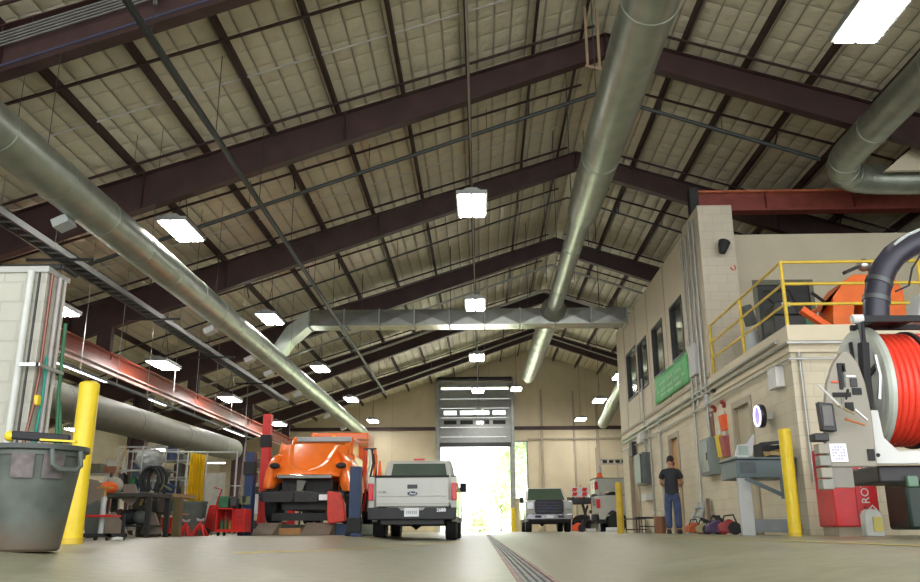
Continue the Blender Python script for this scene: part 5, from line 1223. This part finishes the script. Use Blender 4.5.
for z in (.36,.48,.60): b = MB(); b.box(x0+.43,x1-.04,18.70,18.72,z-.01,z+.08); b.build('drawer', mat('drawer_red',(.5,.02,.02),.35), t, smooth=False)
for x in (x0+.06,x1-.06):
    for y in (18.76,19.2): b = MB(); b.lathe([(.02,-.02),(.05,-.02),(.05,.02),(.02,.02)],(x,y,.17),'x',14); b.build('caster', black, t)
for k, (dx, m_, h) in enumerate(((.08,green_c,.22),(.17,hvgreen,.26),(.27,mat('bottle_ochre',(.5,.36,.08),.4),.2))):
    b = MB(); x = x0+dx; b.lathe([(.04,.26),(.04,.26+h*.7),(.015,.26+h*.85),(.015,.26+h),(0,.26+h)],(x,18.9,0),'z',14); b.build('bottle', m_, label='%s bottle standing inside the red tool cart' % ('dark green','olive','ochre')[k], cat='bottle')
for k, (dx, m_, w_) in enumerate(((.1,green_c,.2),(.3,dark,.16),(.55,hvgreen,.22),(.75,black,.18))):
    b = MB(); x = min(x0+dx, x1-.1); b.obox((x,18.95,z1+.12+.02*k),(w_,.2,.24-.03*k),(0,0,R(12*k))); b.build('parts_box', m_, label='%s box on top of the red tool cart' % ('dark green','dark metal','olive','black')[k], cat='box', bevel=.02)
t = thing('wire_cage','thin grey wire cage stacked with greenish parts behind the red cart','cage',(-5.6,20.6,.12))
x0,x1,z0,z1 = span(212,244,486,510,20.8)
for x in (x0,x1):
    for y in (20.9,21.5): b = MB(); b.cyl((x,y,.12),(x,y,z1),.015,n=6); b.build('post', light_grey, t)
for z in (z0,(z0+z1)/2,z1): b = MB(); b.box(x0,x1,20.88,20.9,z,z+.02); b.build('wire', light_grey, t, smooth=False)
b = MB(); b.box(x0,x1,20.9,21.5,z0-.04,z0); b.build('shelf', galv_d, t, smooth=False)
for k, m_ in enumerate((green_c,hvgreen,dark,grey_p)):
    b = MB(); x = x0+.12+.19*k; b.obox((x,21.2,z0+.17),(.16,.3,.33),(0,0,R(8*k-10))); b.build('parts_box', m_, label='%s part standing in the wire cage' % ('dark green','olive','dark metal','grey')[k], cat='box', bevel=.03)
# yellow welding curtain on its frame
t = thing('welding_curtain','translucent yellow welding curtain hanging from a grey frame','curtain',(-8.1,24.2,.12))
x0,x1,z0,z1 = span(186,206,452,502,24.2)
b = MB(); b.grid(lambda u,v: (x0+(x1-x0)*u, 24.2+.07*math.sin(u*34+v*1.2)*(1-.3*v), z0+(z1-z0)*v-.08*u*v), 40, 8); b.build('sheet', curtain, t, solid=.006)
b = MB(); b.cyl((x0-1.9,24.2,z1+.03),(x1+.9,24.2,z1-.02),.025,n=8); b.build('top_bar', light_grey, t)
for x in (x0-1.9,x0-.05,x1+.04,x1+.9): b = MB(); b.cyl((x,24.22,.12),(x,24.22,z1+.02),.025,n=8); b.build('post', light_grey, t)
for k in range(4): b = MB(); x = x0+.06+(x1-x0-.12)*k/3; b.tube([(x+.035*math.cos(a),24.2,z1-.0+.035*math.sin(a)) for a in [2*PI*i/10 for i in range(10)]],.006,5,closed=True); b.build('ring', alu, t)
b = MB(); p = P(207,463,24.6); q = P(225,463,24.6); b.cyl(p,q,.02,n=8); b.build('tube', mat('tube_glow',(.9,.9,.9),.4,emit=(1,.98,.95),estr=3), label='thin lit fluorescent tube right of the yellow curtain', cat='light')
# white notice right of curtain
p = P(206,470,30); b = MB(); b.box(p.x,p.x+.7,30,30.03,.12,2.2); b.build('white_panel', mat('panel_cream',(.6,.6,.52),.5), smooth=False, label='pale upright panel right of the yellow curtain', cat='panel')
# shelf racks with boxes far left
cols = [('brown',(.16,.10,.07)),('charcoal',(.06,.06,.055)),('dark olive',(.08,.08,.05)),('rust brown',(.20,.08,.04)),('grey',(.16,.17,.16)),('pale',(.34,.32,.27)),('dark green',(.05,.14,.08)),('red',(.28,.03,.02)),('navy',(.03,.045,.10)),('ochre',(.28,.19,.06)),('black',(.03,.03,.03))]
def shelf_unit(x0, x1, Y, zt, label, nshelf, tag_, seed, tops=True):
    t = thing('shelf_unit', label, 'shelf', ((x0+x1)/2,Y,.12)); rnd = random.Random(seed)
    for x in (x0,x1):
        for y in (Y,Y+.6): b = MB(); b.box(x-.03,x+.03,y-.03,y+.03,.12,zt); b.build('post', steel, t, smooth=False)
    zs = [.25+(zt-.3)*k/(nshelf) for k in range(nshelf+1)]
    for k, z in enumerate(zs):
        b = MB(); b.box(x0,x1,Y,Y+.6,z,z+.04); b.build('shelf', galv_d, t, smooth=False)
        if k == nshelf and not tops: continue
        x = x0+.08; i = 0
        while x < x1-.3:
            w_ = rnd.uniform(.22,.42); h = rnd.uniform(.18,min(.42,(zt-.3)/nshelf-.08)); nm, c = rnd.choice(cols)
            b = MB()
            if rnd.random() < .35: b.lathe([(w_*.42,z+.041),(w_*.45,z+.041+h*.9),(w_*.2,z+.041+h)],(x+w_/2,Y+.28,0),'z',16); kd = 'canister'
            else: b.obox((x+w_/2,Y+.28,z+.041+h/2),(w_*.9,.45,h)); kd = 'storage_box'
            b.build(kd, mat('goods_'+nm.replace(' ','_'),c,.5,var=.25,scale=9), bevel=.012 if kd == 'storage_box' else 0, smooth=kd != 'storage_box', label='%s %s, %s along the %s tier of the %s' % (nm, 'box' if kd == 'storage_box' else 'canister', ORD[i], ('lowest','second','third','fourth','top')[k], tag_), cat='box' if kd == 'storage_box' else 'canister')
            x += w_+.05; i += 1
shelf_unit(-10.6,-8.6,25.5,2.3,'maroon-posted shelf unit full of boxes left of the yellow curtain',4,'shelf beside the curtain',3)
shelf_unit(-12.9,-11.0,25.2,1.9,'shelf unit of boxes deep behind the left bollard',3,'shelf behind the bollard',5)
shelf_unit(-7.6,-6.0,27.8,2.2,'shelf unit of boxes behind the red tool cart',4,'shelf behind the cart',9)
shelf_unit(-4.45,-3.62,28.6,2.7,'crowded shelf unit right of the orange truck',4,'shelf beside the truck',11,False)
b = MB(); p = P(100,470,17); b.bar((p.x,17,.14),(p.x+.45,17.1,1.9),.04,.04); b.build('wooden_pole', wood, label='wooden pole leaning left of the tube rack', cat='pole', smooth=False)
# ------------------------------------------------------------------ lift columns
def lift_col(x, y, h, m, label, sgn, w=.24, ch=.72):
    t = thing('lift_column', label, 'vehicle lift', (x,y,.12)); z = fz(x)+.0
    b = MB(); b.box(x-w/2,x-w/2+.04,y-.13,y+.13,z,z+h); b.box(x+w/2-.04,x+w/2,y-.13,y+.13,z,z+h); b.box(x-w/2,x+w/2,y+.09,y+.13,z,z+h); b.box(x-w/2,x+w/2,y-.13,y-.10,z,z+h); b.build('post', m, t, bevel=.006, smooth=False)
    b = MB(); b.box(x-w/2-.06,x+w/2+.06,y-.2,y+.2,z,z+.05); b.build('base_plate', m, t, smooth=False)
    b = MB(); b.box(x-w/2-.03,x+w/2+.03,y-.17,y+.05,z+h*ch,z+h*ch+.3); b.build('carriage', black, t, bevel=.01)
    b = MB(); b.cyl((x-w/2,y-.2,z+.07),(x-w/2,y-.12,z+.07),.06,n=14); b.build('wheel', black, t)
    return t
lift_col(-5.32,19.6,1.85,blue,'dark blue lift column left of the orange truck, beside the red cart',1,.20)
lift_col(-2.78,18.9,1.48,blue,'dark blue lift column between the orange truck and the silver pickup',-1,.24,.06)
lift_col(-5.42,21.3,2.95,red,'tall red lift column behind the left blue one',1,.20)
lift_col(-5.9,26.8,2.75,red,'distant red lift column seen behind the orange hood',1,.24)
# ------------------------------------------------------------------ orange plow truck
t = thing('plow_truck','orange heavy truck with its hood facing us between the blue lift columns','truck',(-4.15,21.5,.12))
xc = -4.17
def hoodf(u, v):
    U = (u-.5)*2; wv = .78+.10*v
    x = xc+U*wv-.02; s = abs(U)
    z = 1.50+.82*v - .05*s*s + (.10*max(0,s-.82)/.18 if v > .7 else 0)*(v-.7)/.3
    y = 20.25+.95*v**1.3 + .22*s**3
    sb = (.60*math.sqrt(max(0,1-((.55-v)/.43)**2)) if v > .12 else 0) if v < .55 else .60+.22*(v-.55)
    k = max(0,min(1,(sb-s)/.09)) if sb > 0 else 0
    y += .11*k
    return (x, y, z)
b = MB(); b.grid(hoodf, 60, 44); b.build('hood', orange, t, solid=.03, angle=60)
for s in (-1,1):
    rg = []
    prof = ((2.12,.60,.66,.0),(2.0,.70,.86,.0),(1.8,.74,1.02,.0),(1.55,.72,1.12,0),(1.3,.76,1.17,0),(1.12,.84,1.18,0)) if s > 0 else ((2.02,.70,.86,0),(1.85,.72,1.0,0),(1.6,.72,1.06,0),(1.35,.76,1.08,0),(1.18,.82,1.06,0))
    for z, a, c, _ in prof:
        x0, x1 = xc+s*a, xc+s*c; yo = 20.45+(z-1.1)*.35
        rg.append([(x0,yo-.0,z),((x0+x1)/2,yo-.14,z),(x1,yo-.04,z),(x1,yo+1.3,z),(x0,yo+1.3,z)])
    b = MB(); b.loft(rg); fd = b.build('fender', orange, t, bevel=.05, angle=60)
    b = MB(); b.sphere((xc+s*.80,20.42,1.72),.10,14,8,(1.3,.8,.75)); b.build('turn_signal', black, fd)
    b = MB(); b.lathe([(.25,-.14),(.47,-.14),(.50,-.08),(.50,.08),(.47,.14),(.25,.14)],(xc+s*.88,21.0,.88),'x',28); wh = b.build('wheel', black, t)
    b = MB(); b.lathe([(0,-.06),(.25,-.10),(.25,.10),(0,.06)],(xc+s*.88,21.0,.88),'x',20); b.build('hub', dark, wh)
    b = MB(); b.tube([(xc+s*.86+.30*math.cos(a),20.30,1.16+.30*math.sin(a)*.6) for a in [PI+PI*i/10 for i in range(11)]],.035,8); b.build('fender_flare', black, fd)
b = MB(); b.box(xc-.68,xc+.62,20.16,20.24,1.40,1.50); b.build('chrome_strip', chrome, t, bevel=.02)
b = MB(); b.box(xc-.62,xc+.6,20.5,21.3,.95,1.42); b.box(xc-.45,xc-.05,20.4,20.6,1.0,1.3); b.build('engine_bay', mat('bay_dark',(.025,.025,.022),.6), t, bevel=.03)
b = MB(); b.prism([(xc-.22,1.38),(xc+.0,1.36),(xc-.10,1.12),(xc-.22,1.06)],'y',20.3,20.34); b.build('splash_plate', mat('plate_taupe',(.26,.25,.21),.5), t, smooth=False)
b = MB(); b.box(xc-1.02,xc+.95,20.02,20.2,.88,1.12); b.build('bumper', black_g, t, bevel=.03)
b = MB(); b.box(xc-.95,xc-.25,19.98,20.02,.86,1.08); b.box(xc-.2,xc+.35,19.98,20.02,.86,1.08); b.split('plow_mount', dark, t, bevel=.01, smooth=False)
b = MB(); b.box(xc+.38,xc+.62,19.97,20.01,.90,1.03); b.build('license_plate', plate, t, smooth=False)
b = MB(); b.box(xc-.55,xc+.55,20.3,27,.70,.95); b.box(xc-.95,xc+.95,20.9,21.1,.8,.95); b.box(xc-.8,xc+.8,20.4,20.5,.45,.62); b.build('chassis', dark, t, smooth=False)
b = MB(); b.prism([(xc+.62,1.10),(xc+.90,1.06),(xc+1.02,.8),(xc+1.05,.42),(xc+.66,.36),(xc+.62,.6)],'y',19.7,19.95); b.build('red_tank', mat('tank_red',(.66,.05,.03),.4), t, bevel=.03)
b = MB(); b.box(xc-.95,xc+.9,21.9,23.4,1.0,2.10); b.prism([(22.1,2.1),(23.4,2.1),(23.4,2.62),(22.4,2.62)],'x',xc-.85,xc+.8); b.build('cab', orange, t, bevel=.06)
b = MB(); b.box(xc-.62,xc+.78,21.9,22.1,2.44,2.56); b.build('sun_visor', light_grey, t, bevel=.01)
b = MB(); b.prism([(22.04,2.14),(22.14,2.14),(22.38,2.42),(22.28,2.42)],'x',xc-.75,xc+.7); b.build('windshield', car_glass, t, smooth=False)
b = MB(); b.box(xc-.70,xc+.95,24.0,25.4,1.3,2.90); b.build('dump_body', orange, t, bevel=.04)
b = MB(); b.box(xc-.72,xc+.97,23.95,24.0,2.66,2.72); b.box(xc+.6,xc+.97,23.9,24.0,2.5,2.6); b.build('body_trim', mat('trim_rust',(.45,.20,.05),.5), t, smooth=False)
b = MB(); b.cyl((xc+.12,23.2,2.62),(xc+.12,23.2,2.74),.07,n=14); b.build('beacon', amber, t)
b = MB(); b.cyl((xc-.55,23.6,2.6),(xc-.55,23.6,2.86),.05,n=10); b.build('exhaust', orange, t)
for s in (-1,1):
    for y in (25.2,26.4):
        b = MB(); b.lathe([(.25,-.14),(.47,-.14),(.50,-.08),(.50,.08),(.47,.14),(.25,.14)],(xc+s*.86,y,.88),'x',24); b.build('wheel', black, t)
for s, (a, c) in ((-1,(-.98,-.5)),(1,(.12,.78))):
    b = MB(); b.prism([(19.25,.125),(20.1,.125),(20.1,.40),(19.95,.40)],'x',xc+a,xc+c); b.build('wheel_ramp', mat('ramp_brown',(.20,.16,.12),.6), label='brown steel ramp on the floor under the %s front of the orange truck' % ('left' if s < 0 else 'right'), cat='ramp', smooth=False, bevel=.01)
for s in (-1,1):
    b = MB(); b.box(xc+s*.88-.25,xc+s*.88+.25,20.2,27.3,.12,.375); b.build('lift_runway', dark if s < 0 else mat('runway_blue',(.04,.07,.14),.5), label='low runway block under the %s wheels of the orange truck' % ('left' if s<0 else 'right'), cat='lift', smooth=False)
b = MB(); b.box(xc-.55,xc+.0,19.9,20.1,.13,.28); b.build('timber_block', mat('timber_orange',(.40,.20,.07),.6), label='brown timber block on the floor between the two ramps', cat='block', smooth=False)
b = MB(); b.box(-5.36,-5.24,20.1,20.14,.6,1.05); b.build('notice_sheet', white, label='white sheet hanging between the left lift columns and the truck', cat='notice', smooth=False)
# hoses hanging on the right side of the orange truck
for k, (m_, dx) in enumerate(((red,0),(white,.10),(black,.17),(hivis,.24))):
    x = -3.06+dx*1.15; b = MB(); b.tube([(x,22.2,2.25),(x+.05,22.1,1.9),(x-.03,22.1,1.5),(x+.06,22.1,1.1),(x+.0,22.2,.7)],.03,8)
    b.build('hose', m_, label='%s hose hanging beside the orange truck above the right blue column' % ('red','white','black','orange')[k], cat='hose')
t = thing('hose_hanger','thin dark stand the hoses hang from beside the orange truck','stand',(-2.9,22.25,.12))
b = MB(); b.box(-3.1,-2.78,22.22,22.28,2.24,2.30); b.build('arm', dark, t, smooth=False)
b = MB(); b.cyl((-2.78,22.25,.12),(-2.78,22.25,2.3),.025,n=8); b.build('post', dark, t)
# ------------------------------------------------------------------ right foreground: hose reel on the sewer cleaner
t = thing('hose_reel','large reel wound with red hose on a white frame at the right edge','hose reel',(4.6,8.6,.12))
rc = (.19,8.6,1.57)
b = MB(); b.lathe([(.10,3.66),(.62,3.66),(.645,3.69),(.645,3.73),(.60,3.75),(.14,3.75)],rc,'x',48); fl = b.build('flange', mat('flange_pale',(.52,.56,.50),.4,.2,var=.06), t)
b = MB(); b.lathe([(.50,3.645),(.53,3.65),(.53,3.665),(.50,3.665)],rc,'x',48); b.build('flange_ring', light_grey, fl)
b = MB(); b.lathe([(.30,3.63),(.33,3.65),(.33,3.67),(.28,3.67)],rc,'x',40); b.build('flange_ring', light_grey, fl)
b = MB(); b.lathe([(.10,5.45),(.645,5.45),(.645,5.52),(.10,5.52)],rc,'x',48); b.build('flange', mat('flange_pale',(.5,.5,.5)), t)
b = MB()
prof = []
x = 3.76; r = .545
while x < 5.44:
    for k in range(7):
        a = PI*k/6; prof.append((r+.028*math.sin(a), x+.03-.03*math.cos(a)))
    x += .06
b.lathe([(.3,3.755)]+prof+[(.3,5.445)],rc,'x',48); b.build('red_hose_coil', redhose, t)
for x in (4.12,):
    b = MB(); b.lathe([(.585,x),(.592,x),(.592,x+.035),(.585,x+.035)],rc,'x',48); b.build('strap', black, t)
b = MB(); b.cyl((3.75,8.6,1.57),(5.7,8.6,1.57),.09,n=20); b.build('axle', dark, t)
for k in range(5):
    a = 2*PI*k/5+.3; b = MB(); b.bar((3.83,8.6,1.57),(3.83,8.6+.5*math.cos(a),1.57+.5*math.sin(a)),.05,.03,(1,0,0)); b.build('spoke', black, fl, smooth=False)
# white frame
b = MB(); b.prism([(3.57,1.27),(3.66,1.27),(3.68,1.02),(3.79,.90),(5.8,.89),(5.8,.78),(3.52,.78)],'y',7.85,7.93); b.build('white_frame', white, t, bevel=.01)
for x in (3.60,4.05,4.5):
    b = MB(); b.cyl((x,7.84,.86),(x,7.85,.86),.018,n=12); b.build('bolt', black, t)
b = MB(); b.bar((3.68,8.0,2.17),(5.7,8.0,2.16),.05,.06); b.bar((3.80,8.5,2.20),(5.7,8.5,2.20),.05,.05); b.bar((3.84,8.0,2.17),(3.84,8.5,2.20),.04,.04); b.bar((4.2,8.0,2.17),(4.2,8.5,2.20),.04,.04); b.build('level_wind', black, t, smooth=False)
b = MB(); b.cyl((3.60,8.0,2.17),(3.70,8.0,2.17),.045,n=14); b.build('roller_cap', white, t)
b = MB(); b.bar((3.69,7.98,2.15),(3.66,7.95,1.90),.03,.03); b.bar((3.64,7.92,1.92),(3.58,7.9,1.30),.08,.08); b.build('hydraulic_motor', black, t, bevel=.012)
b = MB(); b.tube([(3.74,7.93,1.80),(3.76,7.93,1.6),(3.72,7.93,1.38)],.02,10); b.build('cylinder', alu, t)
# control panel
pp = [(3.07,.745),(3.52,.745),(3.53,1.20),(3.51,1.50),(3.47,1.68),(3.40,1.79),(3.33,1.79),(3.24,1.68),(3.16,1.50),(3.10,1.20)]
b = MB(); b.prism(pp,'y',7.70,7.76); cp = b.build('control_panel', panel_beige, t, bevel=.012)
for (x0,x1,z0,z1,m_) in ((3.27,3.34,1.60,1.68,black),(3.27,3.30,1.44,1.60,black),(3.37,3.43,1.46,1.54,dark),(3.31,3.325,1.46,1.66,grey_p),(3.20,3.36,1.37,1.41,black),(3.38,3.46,1.39,1.45,black),(3.30,3.37,1.24,1.32,black),(3.44,3.50,.80,.90,black),(3.34,3.42,1.55,1.565,alu),(3.20,3.26,1.50,1.515,orange_p)):
    b = MB(); b.box(x0,x1,7.685,7.70,z0,z1); b.build('switch_plate', m_, cp, smooth=False)
b = MB(); b.prism([(3.04,1.06),(3.17,1.05),(3.16,1.30),(3.03,1.32)],'y',7.62,7.70); b.build('gauge_box', dark, cp, bevel=.01)
b = MB(); b.box(3.055,3.14,7.61,7.62,1.10,1.28); b.build('gauge_face', mat('gauge_face',(.10,.09,.08),.3), cp, smooth=False)
for (a, c, m_) in (((3.22,7.6,1.26),(3.02,7.55,1.46),white),((3.16,7.6,1.30),(3.32,7.58,1.20),mat('lever_brass',(.35,.28,.15),.4)),((3.24,7.6,1.34),(3.20,7.55,1.24),alu),((3.24,7.6,1.16),(3.40,7.58,1.10),mat('lever_rust',(.45,.16,.05),.5)),((3.30,7.6,1.42),(3.26,7.57,1.33),black),((3.34,7.6,1.24),(3.42,7.56,1.14),alu)):
    b = MB(); b.cyl(a,c,.013,.009,n=8); b.build('lever', m_, cp)
b = MB(); b.prism([(3.11,.79),(3.26,.79),(3.255,.95),(3.105,.95)],'y',7.683,7.70); lp = b.build('label_plate', plate, cp, smooth=False)
b = MB()
for r in range(5):
    for k in range(5):
        if (r*3+k) % 4: b.box(3.125+.024*k,3.125+.024*k+.017,7.680,7.683,.81+.026*r,.822+.026*r)
b.build('label_print', mat('print_lilac',(.45,.40,.65),.5), lp, smooth=False)
for k, z in enumerate((.95,.845,.74,.64)): b = MB(); b.box(3.00,3.10,7.66,7.78,z-.09,z); b.build('relay_box', mat('relay_grey',(.26,.26,.23),.5) if k % 2 else panel_beige, t, bevel=.008)
b = MB(); b.box(2.97,3.10,7.64,7.78,.97,1.04); b.build('junction_box', dark, t, bevel=.01)
b = MB(); b.box(3.10,3.30,7.72,7.8,.57,.745); b.build('lower_panel', mat('panel_taupe',(.24,.22,.19),.5), t, smooth=False)
b = MB(); b.box(3.63,5.8,7.95,8.6,.62,.775); b.build('underframe', mat('frame_black',(.03,.028,.03),.5), t, bevel=.02)
b = MB(); b.box(3.86,3.96,7.9,7.95,.58,.68); b.build('hitch_lamp', mat('lamp_green_grey',(.12,.22,.15),.4), t, bevel=.01)
b = MB(); b.box(4.4,5.8,8.0,9.4,.64,.79); b.build('chassis', dark, t, smooth=False)
for y in (8.2,9.2):
    b = MB(); b.lathe([(.15,-.1),(.33,-.1),(.36,0),(.33,.1),(.15,.1)],(5.5,y,.48),'x',24); b.build('wheel', black, t)
b = MB(); b.bar((3.64,7.9,1.0),(3.64,8.6,1.55),.06,.08); b.bar((3.66,7.96,1.2),(3.68,8.0,2.2),.05,.05); b.build('reel_upright', dark, t, smooth=False)
# vacuum boom hose
t = thing('boom_hose','thick black suction hose arching up and out of the right edge behind the reel','hose',(3.95,8.3,2.24))
pts = [(4.00,8.35,2.25),(4.03,8.35,2.45),(4.08,8.35,2.63),(4.16,8.35,2.79),(4.27,8.35,2.92),(4.42,8.35,3.02),(4.58,8.35,3.09),(4.85,8.35,3.15),(5.3,8.35,3.15),(5.6,8.35,3.0),(5.7,8.35,2.24)]
b = MB(); b.tube(pts,.125,24); b.build('hose_body', mat('hose_black',(.03,.028,.045),.35), t)
for k, z in ((2,2.62),(1,2.36)):
    p, q = Vector(pts[k]), Vector(pts[k+1]); d = (q-p).normalized(); b = MB(); b.tube([p-d*.02,p+d*.03],[.135,.135],24); b.build('clamp', mat('clamp_grey',(.10,.11,.11),.4,.5), t)
b = MB(); b.tube([(4.16,8.2,2.50),(4.30,8.2,2.56),(4.36,8.2,2.74),(4.48,8.2,2.90)],.010,6); b.build('cable', black, t)
b = MB(); b.tube([Vector(p)+Vector((-.03,-.1,.09)) for p in pts[4:8]],.014,8); b.build('hose_highlight', light_grey, t)  # hose's thin white highlight, modelled as a pale tube along its top
b = MB(); b.box(3.86,4.3,8.25,8.5,2.20,2.26); b.build('boom_seat', black, t, smooth=False)
b = MB(); b.loft([[(4.52,8.6,2.28),(5.2,8.6,2.28),(5.2,8.9,2.28),(4.52,8.9,2.28)],[(4.66,8.6,2.62),(5.2,8.6,2.62),(5.2,8.9,2.62),(4.66,8.9,2.62)]]); b.build('reel_cowl', light_grey, label='pale grey cowl above the red hose reel at the right edge', cat='cowl', bevel=.02)
# red cabinet with lettering, dark machine, jug
t = thing('red_cabinet','red lift cabinet with white upright lettering on the floor below the hose reel','cabinet',(5.15,11.9,.12))
b = MB(); b.box(4.74,5.34,11.8,12.4,.24,1.30); cb = b.build('body', mat('cabinet_red',(.62,.03,.035),.35), t, bevel=.02)
b = MB(); b.box(4.78,5.32,11.84,12.38,.12,.24); b.build('plinth', mat('plinth_tan',(.35,.30,.22),.6), t, smooth=False)
text('ROTARY', .15, white, 'lettering', cb, (5.17-world_loc(cb).x, 11.795-world_loc(cb).y, .83-world_loc(cb).z), (R(90),R(-90),0))
b = MB(); b.box(5.04,5.05,11.793,11.80,.26,1.33); b.build('panel_edge', red_d, cb, smooth=False)
t = thing('floor_compressor','dark green-black machine on the floor at the right edge','machine',(5.9,11.2,.12))
b = MB(); b.box(5.38,6.6,11.1,11.7,.20,.95); b.build('body', mat('machine_green',(.02,.045,.035),.4), t, bevel=.04)
b = MB(); b.lathe([(.05,-.03),(.12,-.03),(.12,.03),(.05,.03)],(5.75,11.07,.72),'y',18); b.build('gauge', mat('gauge_green',(.06,.2,.12),.4), t)
for x in (5.6,6.4): b = MB(); b.lathe([(.03,-.04),(.10,-.04),(.10,.04),(.03,.04)],(x,11.1,.22),'y',16); b.build('wheel', black, t)
t = thing('jug','pale grey plastic jug with a yellow label on the floor before the red cabinet','jug',(4.95,11.2,.12))
b = MB(); b.prism([(4.84,.12),(5.06,.12),(5.07,.16),(5.06,.38),(5.02,.44),(4.92,.46),(4.86,.44),(4.83,.38),(4.83,.16)],'y',11.13,11.27); b.build('bottle', mat('jug_grey',(.50,.53,.50),.35), t, bevel=.015)
b = MB(); b.cyl((4.90,11.2,.46),(4.90,11.2,.49),.028,n=14); b.build('cap', red_d, t)
b = MB(); b.box(4.93,5.04,11.115,11.128,.18,.36); lb_ = b.build('label_sticker', mat('sticker_yellow',(.55,.48,.12),.5), t, smooth=False)
b = MB(); b.tube([(4.93,11.2,.45),(4.98,11.2,.50),(5.03,11.2,.44)],.012,8); b.build('grip', mat('jug_grey',(.5,.5,.5)), t)
